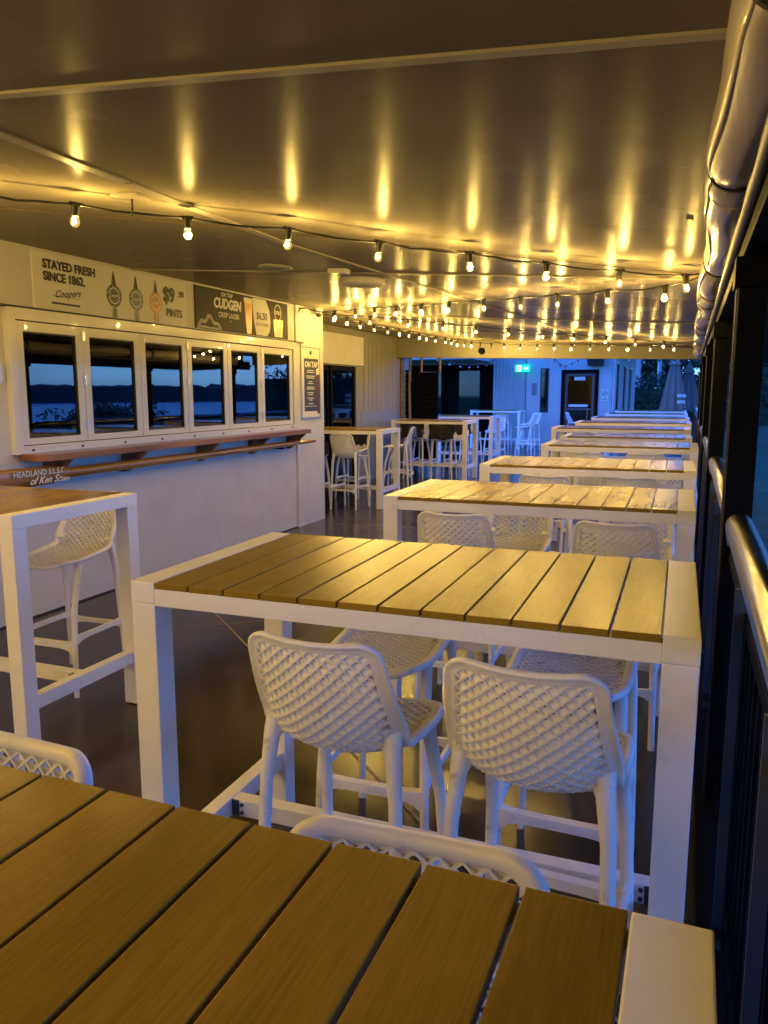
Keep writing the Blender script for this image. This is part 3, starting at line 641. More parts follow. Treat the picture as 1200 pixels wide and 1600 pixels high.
def place_table(cx, cy, rz, label, proto=TAB, group='slatted bar tables'):
    o = proto if proto.name not in usedT else copy_tree(proto); usedT[proto.name] = 1
    o.location = (cx, cy, 0); o.rotation_euler = (0, 0, R(rz)); tag(o, label, 'table', group); return o
def col(right, front, L=1.375, D=.755): return right - L / 2, front + D / 2
T = {}
for k, (right, front, rz, lab) in dict(
    Z=(.045, -.045, -.4, 'nearest table, its brown slats filling the bottom of the picture'),
    A=(.046, 1.602, .5, 'second nearest table of the right hand row, two stools tucked at its front'),
    B=(.048, 3.40, .6, 'third table of the right hand row, strongly lit golden slats'),
    C=(.058, 5.18, .9, 'fourth table of the right hand row with pale brown slats'),
    D=(.098, 7.35, .2, 'fifth table of the right hand row, its right end sticking out farthest'),
    E=(.045, 8.87, 1.0, 'sixth table of the right hand row, half hidden low behind the fifth')).items():
    cx_, cy_ = col(right, front); T[k] = place_table(cx_, cy_, rz, lab)
T['L'] = place_table(-3.155, 2.67, 0, 'bar table against the left edge of the frame under the bar wall')
T['P'] = place_table(-4.39, 9.78, 1, 'bar table just behind the pillar beside the dark doors')
T['Q'] = place_table(-4.20, 13.3, 0, 'bar table in front of the louvred screen, dark clothes on its stools')
T['R'] = place_table(-4.42, 16.1, 1, 'bar table behind the louvred screen table, right of the screen')
T['S'] = place_table(-4.92, 21.35, 1, 'bluish bar table farthest back against the corrugated wall')
for k, (right, front, rz, lab) in dict(
    F=(.03, 10.98, .3, 'seventh table of the right hand row, standing proud with its left leg showing'),
    G=(.05, 13.25, .6, 'eighth table of the right hand row'),
    H=(.02, 15.8, .6, 'ninth table of the right hand row, greyish slats'),
    I=(-.02, 18.9, .6, 'tenth table of the right hand row, bluish in the dusk'),
    J=(-.05, 21.9, 0, 'last table of the right hand row in front of the closed umbrella')).items():
    cx_, cy_ = col(right, front, 1.8, .76); T[k] = place_table(cx_, cy_, rz, lab, TAB18)

# ---------------------------------------------------------------- lattice bar stools
PROF = [(-.002, 1.004), (.009, .945), (.026, .87), (.044, .80), (.062, .748), (.098, .706), (.150, .687), (.22, .680), (.30, .682), (.38, .688), (.44, .690), (.475, .684), (.50, .668)]
def cat(p, n=8):
    out = []
    for i in range(len(p) - 1):
        a = p[max(i - 1, 0)]; b = p[i]; c = p[i + 1]; d = p[min(i + 2, len(p) - 1)]
        for k in range(n):
            t = k / n; out.append(tuple(.5 * (2 * b[j] + (c[j] - a[j]) * t + (2 * a[j] - 5 * b[j] + 4 * c[j] - d[j]) * t * t + (3 * b[j] - a[j] - 3 * c[j] + d[j]) * t ** 3) for j in (0, 1)))
    out.append(p[-1]); return out
PF = cat(PROF); SL = [0]
for i in range(1, len(PF)): SL.append(SL[-1] + math.dist(PF[i], PF[i - 1]))
ST = SL[-1]
def prof(s):
    s = max(0, min(ST, s))
    for i in range(1, len(SL)):
        if SL[i] >= s:
            t = (s - SL[i - 1]) / (SL[i] - SL[i - 1]); return tuple(PF[i - 1][j] + (PF[i][j] - PF[i - 1][j]) * t for j in (0, 1))
    return PF[-1]
def sm(a, b, x): t = max(0, min(1, (x - a) / (b - a))); return t * t * (3 - 2 * t)
def shell0(a, s):
    y, z = prof(s); f = s / ST
    wscale = .93 + .12 * sm(0, .40, f) - .06 * sm(.75, 1, f)
    x = a * wscale; u = x / .21
    back = 1 - sm(.34, .56, f)
    y += (.040 + .045 * sm(0, .38, f)) * u * u * back * (1 if s > 0 else 1)
    z += (.012 * back + .045 * sm(.2, .48, f) * (1 - sm(.55, .85, f)) + .012 * sm(.5, .8, f)) * u * u
    z -= .012 * (1 - sm(0, .06, f)) * (1 - u * u) * 1.0
    y -= .0 
    return Vector((x, y, z))
def shell(a, s, n=0):
    p = shell0(a, s)
    if n == 0: return p
    e = .004; du = shell0(a + e, s) - shell0(a - e, s); dv = shell0(a, min(ST, s + e)) - shell0(a, max(0, s - e))
    N = du.cross(dv).normalized(); return p + N * n      # N points to the sitter's side
_t = shell(0, .1, 1) - shell(0, .1)
NS = 1 if _t.y > 0 else -1
WA = .178
def outline(inset, n=9):
    """rounded rectangle in (a, s), inset from the edge"""
    pts = []; rt, rf = .062, .100
    a1 = WA - inset; s0 = inset; s1 = ST - inset
    rt = max(.012, rt - inset); rf = max(.03, rf - inset)
    def arc(cx, cy, r, a0):
        return [(cx + r * math.cos(R(a0 + 90 * k / n)), cy + r * math.sin(R(a0 + 90 * k / n))) for k in range(n + 1)]
    pts += arc(a1 - rt, s0 + rt, rt, -90); 
    m_ = 26; ya, yb = s0 + rt, s1 - rf
    pts += [(a1, s0 + rt + (s1 - rf - s0 - rt) * k / m_) for k in range(1, m_)]
    pts += arc(a1 - rf, s1 - rf, rf, 0)
    pts += [((a1 - rf) * (1 - 2 * k / 12), s1) for k in range(1, 12)]
    pts += arc(-a1 + rf, s1 - rf, rf, 90)
    pts += [(-a1, s1 - rf + (s0 + rt - s1 + rf) * k / m_) for k in range(1, m_)]
    pts += arc(-a1 + rt, s0 + rt, rt, 180)
    pts += [((-a1 + rt) * (1 - 2 * k / 12), s0) for k in range(1, 12)]
    return pts
def make_stool():
    t = empty('bar_stool')
    # rim
    BW = .031
    sec = [(.0, -.012), (.0, -.004), (.003, .0035), (.010, .006), (BW - .006, .004), (BW, .0), (BW, -.010), (BW - .005, -.012), (.012, -.008), (.007, -.015)]
    loops = [(outline(q), n_) for q, n_ in sec]
    cnt = len(loops[0][0]); m = MB()
    rings = [[shell(loops[k][0][i][0], loops[k][0][i][1], NS * loops[k][1]) for k in range(len(sec))] for i in range(cnt)]
    rings.append(rings[0]); m.loft(rings, 0, True, False)
    m.build('rim', 'stool_plastic', t)
    # lattice
    def inside(a, s, ins=.028):
        a = abs(a); a1 = WA - ins; s0 = ins; s1 = ST - ins
        if a > a1 or s < s0 or s > s1: return False
        r = .035
        if a > a1 - r and s < s0 + r and (a - a1 + r) ** 2 + (s - s0 - r) ** 2 > r * r: return False
        r = .078
        if a > a1 - r and s > s1 - r and (a - a1 + r) ** 2 + (s - s1 + r) ** 2 > r * r: return False
        return True
    ha, hs = .0165, .0150; NA = 11; NSn = int(ST / hs) + 1
    m = MB()
    def bow(i, j): return (i * ha, j * hs + .0)
    for part, lo, hi in (('back_lattice', 0, .44), ('seat_lattice', .44, 1.01)):
        m = MB()
        for i in range(-NA, NA + 1):
            for j in range(NSn + 1):
                if (i + j) % 2: continue
                a, s = bow(i, j)
                if not (lo <= s / ST < hi): continue
                for dj in (1, -1):
                    b, s2 = bow(i + 1, j + dj)
                    if not (inside(a, s, .022) and inside(b, s2, .022)): continue
                    w = .0023; ln = math.hypot(b - a, s2 - s); px, py = -(s2 - s) / ln * w, (b - a) / ln * w
                    q0, q1 = (NS * -.0115, NS * .0012)
                    P = [shell(a - px, s - py, q0), shell(b - px, s2 - py, q0), shell(b + px, s2 + py, q0), shell(a + px, s + py, q0),
                         shell(a - px, s - py, q1), shell(b - px, s2 - py, q1), shell(b + px, s2 + py, q1), shell(a + px, s + py, q1)]
                    m.hexa(P)
                # half-diamond facet: left, right and bottom of the cell whose top is (i, j)
                L_, Rr, B_ = bow(i - 1, j + 1), bow(i + 1, j + 1), bow(i, j + 2)
                if inside(*L_, .022) and inside(*Rr, .022) and inside(*B_, .022):
                    A0 = shell(*L_, NS * -.0005); A1 = shell(*Rr, NS * -.003); A2 = shell(*B_, NS * -.0135)
                    k = NS * .0015
                    D0 = shell(*L_, NS * -.0005 + k); D1 = shell(*Rr, NS * -.003 + k); D2 = shell(*B_, NS * -.0135 + k)
                    m.add([A0, A1, A2, D0, D1, D2], [(0, 1, 2), (5, 4, 3), (0, 3, 4, 1), (1, 4, 5, 2), (2, 5, 3, 0)])
        m.build(part, 'stool_plastic', t)
    # legs
    for sx in (-1, 1):
        top = shell(sx * .145, ST * .40, NS * -.004)
        m = MB(); m.tube([top + Vector((0, .01, .012)), top + Vector((sx * .004, -.006, -.035)), (sx * .170, top.y - .018, .60), (sx * .178, top.y - .032, .36), (sx * .187, top.y - .048, .0)], [.024, .021, .0165, .0155, .0135], 14, 0, .9)
        m.tube([top + Vector((sx * -.0, -.008, -.055)), top + Vector((sx * -.022, .006, -.020)), top + Vector((sx * -.055, .012, .006))], [.009, .010, .006], 8)
        m.build('leg', 'stool_plastic', t)
        top = shell(sx * .147, ST * .80, NS * -.004)
        m = MB(); m.tube([top + Vector((0, 0, .004)), top + Vector((sx * .006, .01, -.05)), (sx * .172, .425, .45), (sx * .179, .445, .28), (sx * .187, .462, .0)], [.024, .019, .0165, .0155, .0135], 14, 0, .9)
        m.tube([top + Vector((sx * .006, .005, -.065)), top + Vector((sx * .0, -.028, -.020)), top + Vector((0, -.085, -.006))], [.010, .011, .007], 8)
        m.build('leg', 'stool_plastic', t)
    # footrests: flat arched bars
    def bar(p0, p1, z0, z1, th, arch=.03):
        m = MB(); p0 = Vector(p0); p1 = Vector(p1); d = (p1 - p0).normalized(); n = Vector((-d.y, d.x, 0)).normalized() * th / 2; rings = []
        for k in range(13):
            u = k / 12; p = p0.lerp(p1, u); e = (2 * u - 1) ** 6; hgt = p0.z + (p1.z - p0.z) * u
            zt = hgt + z1 + arch * .25 * e; zb = hgt + z0 - arch * e
            rings.append([(p.x - n.x, p.y - n.y, zb), (p.x + n.x, p.y + n.y, zb), (p.x + n.x, p.y + n.y, zt), (p.x - n.x, p.y - n.y, zt)])
        m.loft(rings, smooth=False); return m.build('footrest', 'stool_plastic', t, 0)
    bar((-.177, .445, .265), (.177, .445, .265), -.016, .014, .030, .035)
    bar((-.180, .040, .265), (.180, .040, .265), -.012, .012, .016, .03)
    for sx in (-1, 1): bar((sx * .179, .05, .30), (sx * .179, .44, .30), -.013, .013, .014, .025)
    return t
STOOL = make_stool(); usedS = []
def place_stool(x, y, rz, label, group='white lattice bar stools', s=1):
    """x, y: centre of the top edge of the backrest; rz 0 = facing away from the camera (+Y)"""
    o = STOOL if not usedS else copy_tree(STOOL); usedS.append(o)
    o.location = (x, y, 0); o.rotation_euler = (0, 0, R(rz)); tag(o, label, 'bar stool', group); return o
place_stool(-.752, 1.475, -1, 'left of the two stools tucked at the front of the second nearest table')
place_stool(-.280, 1.465, -3, 'right of the two stools tucked at the front of the second nearest table')
place_stool(-.90, 2.63, 181, 'left stool on the far side of the second nearest table, seat visible below it')
place_stool(-.29, 2.63, 179, 'right stool on the far side of the second nearest table, seat visible below it')
place_stool(-.285, .842, 182, 'stool whose curved back top shows behind the nearest table, middle of the picture')
place_stool(-.955, .872, 178, 'stool whose curved back top shows at the left edge above the nearest table')
place_stool(-.968, 3.33, 0, 'left of the two stools at the front of the third table')
place_stool(-.262, 3.32, -2, 'right of the two stools at the front of the third table')
place_stool(-.86, 4.43, 180, 'left stool on the far side of the third table, seen through the gap below it')
place_stool(-.22, 4.43, 180, 'right stool on the far side of the third table, mostly hidden')
place_stool(-.86, 5.12, 0, 'left of the two stools at the front of the fourth table')
place_stool(-.34, 5.20, 0, 'right of the two stools at the front of the fourth table')
place_stool(-.62, 6.22, 180, 'left stool on the far side of the fourth table, only its lattice showing')
place_stool(-.10, 6.22, 180, 'right stool on the far side of the fourth table, only its lattice showing')
place_stool(-.87, 7.26, 0, 'left stool in front of the fifth table, only its back top showing')
place_stool(-.34, 7.28, 0, 'right stool in front of the fifth table, only its back top showing')
place_stool(-3.02, 3.40, 182, 'stool between the left edge table and the bar wall, seen under the tabletop')
place_stool(-3.52, 2.05, 4, 'stool at the near side of the left edge table, cut by the frame')
place_stool(-4.18, 9.20, -4, 'stool in front of the table behind the pillar, its back turned to the camera')
place_stool(-4.72, 9.22, 4, 'stool half hidden by the pillar at the table behind it')
place_stool(-4.55, 10.75, 176, 'stool on the far side of the table behind the pillar, black cushion on it')
place_stool(-3.98, 11.55, 100, 'stool standing sideways between the pillar table and the screen table')
place_stool(-4.52, 12.98, -3, 'left stool in front of the screen table with a plain black jacket over its back')
place_stool(-3.98, 12.95, 3, 'right stool in front of the screen table with a patterned black jacket over its back')
place_stool(-4.55, 14.1, 180, 'left stool behind the screen table')
place_stool(-3.95, 14.1, 180, 'right stool behind the screen table, dark cloth on its back')
place_stool(-4.25, 15.75, 0, 'left stool in front of the table right of the screen')
place_stool(-3.92, 17.1, 176, 'stool behind the table right of the screen')
place_stool(-3.40, 18.9, 88, 'stool turned sideways beyond the table right of the screen, facing left')
place_stool(-3.75, 21.0, 140, 'bluish stool beside the farthest table, nearest the white wall')
place_stool(-3.15, 22.0, 265, 'bluish stool standing side on against the white wall by the tall narrow window')
place_stool(-4.75, 21.1, 0, 'bluish stool tucked at the front of the farthest table')

def drape(x, y, rz, w, h, hb, name, label, cat_, matn='black_cloth', seed=1):
    """cloth folded over the top of a stool back: front flap h long, rear flap hb long"""
    rr = random.Random(seed); t = empty(name, (x, y, 0), R(rz)); m = MB(); n = 16; path = []
    K = 7
    for k in range(K): path.append((-.018 - .006 * (K - k) / K, .998 - hb + (hb - .0) * k / K))
    path += [(-.014, 1.000), (.0, 1.008), (.018, 1.002)]
    for k in range(1, K + 1): path.append((.026 + .03 * k / K, 1.0 - h * k / K))
    rings = []
    for i, (yy, z) in enumerate(path):
        row = []
        for j in range(n + 1):
            u = 2 * j / n - 1; f = abs(i - len(path) / 2) / (len(path) / 2)
            row.append((u * w / 2 * (1 + .04 * math.sin(i * 1.3)), yy + .042 * u * u + .012 * f * math.sin(u * 9 + seed) * 1, z - .012 * (1 - u * u) * (0 if f > .6 else 1) + .014 * f * math.sin(u * 5 + seed * 2) + rr.uniform(-.003, .003)))
        rings.append(row)
    m.loft(rings, closed=False, cap=False)
    rr2 = [[(p[0], p[1] + (.006 if i > len(path) / 2 else -.006) * 0 + .0, p[2]) for p in r] for i, r in enumerate(rings)]
    o = m.build('cloth', matn, t)
    md = o.modifiers.new('thick', 'SOLIDIFY'); md.thickness = .008; md.offset = 1
    tag(t, label, cat_); return t
drape(-4.52, 12.98, -3, .40, .20, .26, 'jacket', 'plain black jacket over the back of the left stool at the screen table', 'jacket', seed=2)
drape(-3.98, 12.95, 3, .42, .20, .27, 'jacket', 'black lace patterned jacket over the back of the right stool at the screen table', 'jacket', seed=5)
drape(-3.95, 14.1, 180, .40, .25, .22, 'jacket', 'dark cloth over the stool behind the screen table', 'jacket', seed=8)
drape(-4.55, 10.75, 176, .30, .26, .22, 'jacket', 'black cushion cover on the stool behind the pillar table', 'cushion', seed=4)
drape(-3.98, 11.55, 100, .12, .22, .18, 'cloth', 'small blue cloth hanging on the sideways stool', 'cloth', 'blue_cloth', seed=3)
m = MB(); m.loft([[(r * 1.5 * math.cos(a), r * math.sin(a) * .6 + .02 * math.sin(3 * a + z * 20), z) for a in [2 * math.pi * k / 14 for k in range(14)]] for r, z in ((.09, 0), (.12, .04), (.11, .14), (.09, .2), (.04, .24))]); o = m.build('bag', 'black_cloth'); o.location = (-4.62, 9.42, .70)
tag(o, 'soft black bag lying on the stool seat half behind the pillar', 'bag')

# ---------------------------------------------------------------- right side: posts, header, balustrade, blinds
PY = [-2.25, .35, 2.95, 5.55, 8.15, 10.75, 13.35]
for i, y in enumerate(PY):
    if y < 0: continue
    t = tag(empty('verandah_post', (.18, y, 0)), {2.95: 'nearest black verandah post beside the steel handrail end', 5.55: 'second black verandah post along the right side', 8.15: 'third black verandah post along the right side', 10.75: 'fourth black verandah post along the right side', 13.35: 'farthest black verandah post at the end of the ceiling', .35: 'black verandah post beside the nearest table'}[y], 'post', 'black verandah posts along the right side')
    m = MB(); m.box(-.045, .045, 0, .09, 0, 1.98); m.build('shaft', 'black_paint', t, .004)
    m = MB(); m.box(-.052, -.046, .02, .028, .02, 1.95); m.box(-.052, -.046, .062, .07, .02, 1.95); m.build('blind_track', 'track_grey', t)
    m = MB(); m.box(-.06, .09, -.02, .11, 1.88, 1.979); m.build('cap', 'black_paint', t)
t = tag(empty('header_beam', (.19, 5, 1.98)), 'long black header beam with steel tube over the right side openings', 'beam')
m = MB(); m.box(-.05, .05, -9, 9.0, .001, .16); m.build('beam', 'black_paint', t, .004)
m = MB(); m.tube([(-.062, -9, .075), (-.062, 9.0, .075)], .020, 12); m.build('tube', 'track_grey', t)
m = MB(); m.tube([(-.045, -9, .175), (-.045, 9.0, .175)], .006, 8); m.build('wire', 'track_grey', t)
bay = 0
def balustrade(y0, y1, label):
    t = tag(empty('balustrade', (.18, y0, 0)), label, 'balustrade', 'black balustrade bays along the right side'); Ln = y1 - y0
    m = MB()
    pts = [(.01, Ln - .02, 1.02), (.005, Ln - .05, 1.06), (.0, Ln - .11, 1.085), (.0, Ln * .5, 1.088), (.0, .11, 1.085), (.005, .05, 1.06), (.01, .02, 1.02)]
    m.tube(pts, .044, 18); m.build('handrail', 'steel', t)
    m = MB(); m.box(-.02, .02, .0, Ln, .94, .98); m.box(-.02, .02, 0, Ln, .07, .11); m.build('rail', 'black_paint', t, .003)
    m = MB(); n = int(Ln / .105)
    for k in range(1, n): m.box(-.010, .010, k * Ln / n - .010, k * Ln / n + .010, .111, .939)
    o = m.build('baluster_row', 'black_paint', t)
    for k in (1, 2):
        m = MB(); m.box(-.045, -.02, k * Ln / 3 - .006, k * Ln / 3 + .006, .02, 1.04); m.build('stanchion', 'track_grey', t)
    return t
labs = ['balustrade bay nearest the camera with a large steel handrail', 'second balustrade bay beyond the nearest post', 'third balustrade bay along the right side', 'fourth balustrade bay along the right side', 'farthest balustrade bay before the cream beam']
for k in range(1, 6): balustrade(PY[k] + .09, PY[k + 1], labs[k - 1])
balustrade(13.44, 18.6, 'balustrade bay of the open courtyard past the beam'); balustrade(18.7, 24.5, 'courtyard balustrade bay beside the closed umbrella')
m = MB(); m.box(.10, .30, -4, 13.44, 0, .035); o = m.build('kerb', 'black_paint', None, .004); tag(o, kind='structure')
# rolled clear blinds
BY = [-2.5, .1, 2.55, 5.2, 7.8, 10.4, 13.3]
for k in range(6):
    ya, yb = BY[k], BY[k + 1] + .06; t = tag(empty('rolled_blind', (.098, ya, 2.150)), ('rolled clear plastic blind behind the viewpoint', 'rolled clear plastic blind at the top right corner', 'rolled clear plastic blind where the nearest bulb string ends, strapped in black', 'rolled clear plastic blind beyond the first black straps', 'small distant rolled blind, second from the far end', 'farthest rolled clear plastic blind with a drooping end')[k], 'blind', 'rolled blinds under the ceiling edge')
    m = MB(); n = 60; rings = []; Ln = yb - ya; rr = random.Random(k + 11); p1, p2, p3 = [rr.uniform(0, 6) for _ in range(3)]
    straps = [Ln * .12, Ln * .50, Ln * .90] if k != 2 else [Ln * .62, Ln * .93]
    for i in range(n + 1):
        y = Ln * i / n; r = .080 * (1 + .03 * math.sin(y * 5 + p1) + .02 * math.sin(y * 11 + p2))
        for s_ in straps: r *= 1 - .16 * math.exp(-((y - s_) / .07) ** 2)
        if k == 2: r *= .97
        cx = .012 * math.sin(y * 3.1 + p3); cz = -.012 * math.sin(y * 2.3 + p1) - .004
        rings.append([((cx + (r + .0025 * math.sin(5 * a + y * 4)) * math.cos(a)), y, cz + (r * 1.02 + .003 * math.sin(3 * a + y * 7)) * math.sin(a)) for a in [2 * math.pi * q / 40 for q in range(40)]])
    m.loft(rings); 
    # the free edge of the sheet lying along the roll
    e = []
    for i in range(n + 1):
        y = Ln * i / n; a0 = -2.5 + .08 * math.sin(y * 3 + p2); c = rings[i]; cx = sum(p[0] for p in c) / 40; cz = sum(p[2] for p in c) / 40
        rr_ = math.dist((c[0][0], c[0][2]), (cx, cz)) + .003
        e.append([(cx + (rr_ + d) * math.cos(a0 + b), y, cz + (rr_ + d) * math.sin(a0 + b)) for b, d in ((-.35, -.006), (0, .002), (.03, -.004))])
    m.loft(e, closed=False, cap=False)
    m.build('roll', 'clear_pvc', t)
    for s_ in straps:
        j = int(s_ / Ln * n); c = rings[j]; cx = sum(p[0] for p in c) / 40; cz = sum(p[2] for p in c) / 40; m = MB(); r = math.dist((c[0][0], c[0][2]), (cx, cz)) + .004
        lp = [[(cx + q * math.cos(a), s_ + d, cz + q * math.sin(a)) for q, d in ((r, -.014), (r + .004, -.014), (r + .004, .014), (r, .014))] for a in [2 * math.pi * w / 32 for w in range(33)]]
        m.loft(lp, 0, True, False); m.build('strap', 'black_cloth', t)

# ---------------------------------------------------------------- courtyard end
# louvred screen
t = tag(empty('louvred_screen', (-4.95, 14.55, 0)), 'black two panel louvred screen standing behind the draped stools', 'screen')
for a, b in ((-.40, .0), (.0, .42)):
    m = MB(); m.box(a, a + .035, -.02, .02, .15, 1.96); m.box(b - .035, b, -.02, .02, .15, 1.96); m.box(a + .035, b - .035, -.02, .02, 1.92, 1.96); m.box(a + .035, b - .035, -.02, .02, .15, .2)
    m.build('frame', 'black_paint', t, .002)
    m = MB()
    for k in range(17):
        z = .21 + k * .1
        m.hexa([(a + .035, -.025, z), (b - .035, -.025, z), (b - .035, .025, z + .092), (a + .035, .025, z + .092), (a + .035, -.025, z + .012), (b - .035, -.025, z + .012), (b - .035, .025, z + .104), (a + .035, .025, z + .104)])
    m.build('slats', 'black_paint', t)
# club house wing across the end
t = tag(empty('club_house', (-4, 23, 0)), 'dusky white club house with corrugated cladding across the far end of the courtyard', 'building')
def r2(m): return rel(m, 4, -23)
m = MB(); m.box(-12, -8.4, 23, 23.25, -.1, 3.4); m.box(-8.4, -5.45, 23, 23.25, 2.35, 3.4); m.box(-5.45, -4.50, 23.04, 23.25, -.1, 3.4)
m.box(-4.5, -3.46, 23, 23.25, -.1, 3.4); m.box(-3.46, -2.42, 23, 23.25, 2.17, 3.4); m.box(-2.42, -2.06, 23, 23.25, -.1, 3.4)
r2(m).build('wall', 'blue_white_wall', t)
m = MB(); n = 60; prev = []
xs = [-5.45 + i * .98 / n for i in range(n + 1)]
rr_ = [[(x, 23.0 - .02 * (1 if (i % 6) < 2 else 0) , z) for i, x in enumerate(xs)] for z in (0, 3.4)]
m.loft(rr_, closed=False, cap=False, smooth=False); r2(m).build('corrugated_cladding', 'corrugated', t)
m = MB(); m.box(-8.4, -5.45, 23.16, 23.25, -.1, 2.35); r2(m).build('dark_facade', 'black_paint', t)
for a, b in ((-7.9, -7.0), (-6.6, -5.8)):
    m = MB(); m.box(a, a + .07, 23.0, 23.12, 0, 2.25); m.box(b - .07, b, 23.0, 23.12, 0, 2.25); m.box(a + .07, b - .07, 23.0, 23.12, 2.17, 2.25); m.box(a + .07, b - .07, 23, 23.12, 0, .1)
    d = r2(m).build('door', 'black_paint', t)
    m = MB(); m.box(a + .07, b - .07, 23.05, 23.06, .1, 2.17); r2(m).build('pane', 'door_glass', d)
m = MB(); m.box(-12, -5.5, 20.6, 22.99, 2.42, 2.72); r2(m).build('awning', 'blue_white_wall', t)
m = MB(); m.box(-8.4, -2.45, 23.6, 23.7, 0, 3.0); r2(m).build('dark_backing', 'interior', t)  # dark sheet added behind the door glass, standing in for an unlit room
m = MB()   # door
m.box(-3.46, -3.36, 22.97, 23.1, 0, 2.17); m.box(-2.52, -2.42, 22.97, 23.1, 0, 2.17); m.box(-3.36, -2.52, 22.97, 23.1, 2.07, 2.17)
d = r2(m).build('door_frame', 'black_paint', t)
m = MB(); m.box(-3.36, -3.28, 23.02, 23.07, 0, 2.07); m.box(-2.60, -2.52, 23.02, 23.07, 0, 2.07); m.box(-3.28, -2.60, 23.02, 23.07, 1.99, 2.07); m.box(-3.28, -2.60, 23.02, 23.07, 0, .12); m.box(-3.28, -2.60, 23.0, 23.07, 1.02, 1.08)
d = r2(m).build('door', 'track_grey', t)
m = MB(); m.box(-3.28, -2.60, 23.04, 23.05, .12, 1.02); m.box(-3.28, -2.60, 23.04, 23.05, 1.08, 1.99); r2(m).build('pane', 'door_glass', d)
m = MB(); m.box(-3.1, -2.8, 23.02, 23.035, 1.87, 1.97); m.box(-3.24, -2.70, 23.02, 23.035, 1.12, 1.19); r2(m).build('sticker', 'paper', d)
m = MB(); m.tube([(-2.70, 22.96, .3), (-2.70, 22.96, 1.08)], .015, 8); m.tube([(-3.3, 22.96, 1.05), (-2.6, 22.96, 1.05)], .014, 8); r2(m).build('handle', 'steel', d)
m = MB(); m.box(-4.06, -3.82, 22.985, 23.05, .95, 2.22); w_ = r2(m).build('window', 'interior', t); m = MB(); m.box(-4.03, -3.85, 22.975, 22.984, 1.0, 2.2); r2(m).build('pane', 'door_glass', w_)
m = MB()
for y, h in ((-4.3, 0), ): m.box(-4.31, -4.16, 22.985, 22.999, 1.45, 1.80)
r2(m).build('notice', 'grey_panel', t)
# side wing going away with windows facing right
m = MB(); ys = [23.0, 24.0, 25.1, 26.6, 27.7, 29.2, 30.3, 33]
for i in range(7):
    if i % 2 == 0: m.box(-2.28, -2.06, ys[i] + (.26 if i == 0 else 0), ys[i + 1], -.1, 3.0)
    else: m.box(-2.28, -2.06, ys[i], ys[i + 1], -.1, .55); m.box(-2.28, -2.06, ys[i], ys[i + 1], 2.35, 3.0)
r2(m).build('side_wall', 'blue_white_wall', t)
for a, b in ((24.0, 25.1), (26.6, 27.7), (29.2, 30.3)):
    m = MB(); m.box(-2.10, -2.02, a - .05, a, .5, 2.4); m.box(-2.10, -2.02, b, b + .05, .5, 2.4); m.box(-2.10, -2.02, a, b, 2.35, 2.4); m.box(-2.10, -2.0, a, b, .5, .55)
    w_ = r2(m).build('window', 'window_white', t); m = MB(); m.box(-2.14, -2.12, a, b, .55, 2.35); r2(m).build('pane', 'door_glass', w_)
m = MB(); m.box(-2.3, -1.35, 23.5, 33.5, 3.02, 3.12); m.box(-1.35, -1.25, 23.5, 33.5, 2.98, 3.16); m.hexa([(-12, 22.7, 3.42), (-1.8, 22.7, 3.42), (-1.8, 30, 4.6), (-12, 30, 4.6), (-12, 22.7, 3.5), (-1.8, 22.7, 3.5), (-1.8, 30, 4.7), (-12, 30, 4.7)])
r2(m).build('roof', 'corrugated', t)
m = MB(); m.tube([(-2.0, 22.95, 0), (-2.0, 22.95, 3.3)], .035, 8); r2(m).build('downpipe', 'blue_white_wall', t)
# neighbour house far right of wing
t = tag(empty('distant_house', (-2.5, 44, 0)), 'pale distant house roof edge above the dark hedge', 'building')
m = MB(); m.box(-3.5, .0, -2, 4, 0, 3.6); m.build('wall', 'blue_white_wall', t)
m = MB(); m.box(-3.8, .45, -2.6, 4.5, 3.62, 3.8); m.box(-3.4, -.1, -2, 4, 3.8, 4.5); m.build('roof', 'corrugated', t)
# exit sign
t = tag(empty('exit_sign', (-4.56, 22.80, 2.22)), 'glowing green running man exit sign on the corrugated cladding', 'exit sign')
m = MB(); m.box(-.21, .21, 0, .06, -.10, .10); m.build('housing', 'exit_green', t, .006)
m = MB(); RX, UX = (1, 0, 0), (0, 0, 1)
poly(m, [(-.16, -.08), (-.03, -.08), (-.03, .08), (-.16, .08)], (0, -.001, 0), RX, UX, .0, 0)
poly(m, [(.03, 0), (.10, .06), (.10, .025), (.17, .025), (.17, -.025), (.10, -.025), (.10, -.06)], (0, -.001, 0), RX, UX, .0, 0); m.build('arrow', 'exit_white', t)
m = MB(); disc(m, (-.085, -.002, .055), .016, .016, RX, UX, .001, 0); poly(m, [(-.11, .035), (-.07, .035), (-.06, -.005), (-.035, -.03), (-.045, -.045), (-.08, -.02), (-.10, -.06), (-.14, -.07), (-.14, -.055), (-.11, -.04), (-.105, 0), (-.13, .01)], (0, -.002, 0), RX, UX, .001, 0)
m.build('running_man', 'exit_green', t)
# no smoking sign
t = tag(empty('no_smoking_sign', (-2.24, 22.99, 1.45)), 'small white no smoking sign right of the far door', 'sign')
m = MB(); m.box(-.10, .10, 0, .006, -.16, .16); m.build('board', 'paper', t)
m = MB(); disc(m, (0, -.001, .05), .075, .075, RX, UX, .0, 0, r0=.82); poly(m, [(-.05, .005), (-.042, -.005), (.05, .095), (.042, .105)], (0, -.001, 0), RX, UX, .0005, 0); m.box(-.045, .04, -.003, -.001, .042, .056)
put_text(m, 'NO', .04, (0, -.001, -.07), RX, UX, 0, .001); put_text(m, 'SMOKING', .035, (0, -.001, -.12), RX, UX, 0, .001); m.build('symbol', 'ink_navy', t)
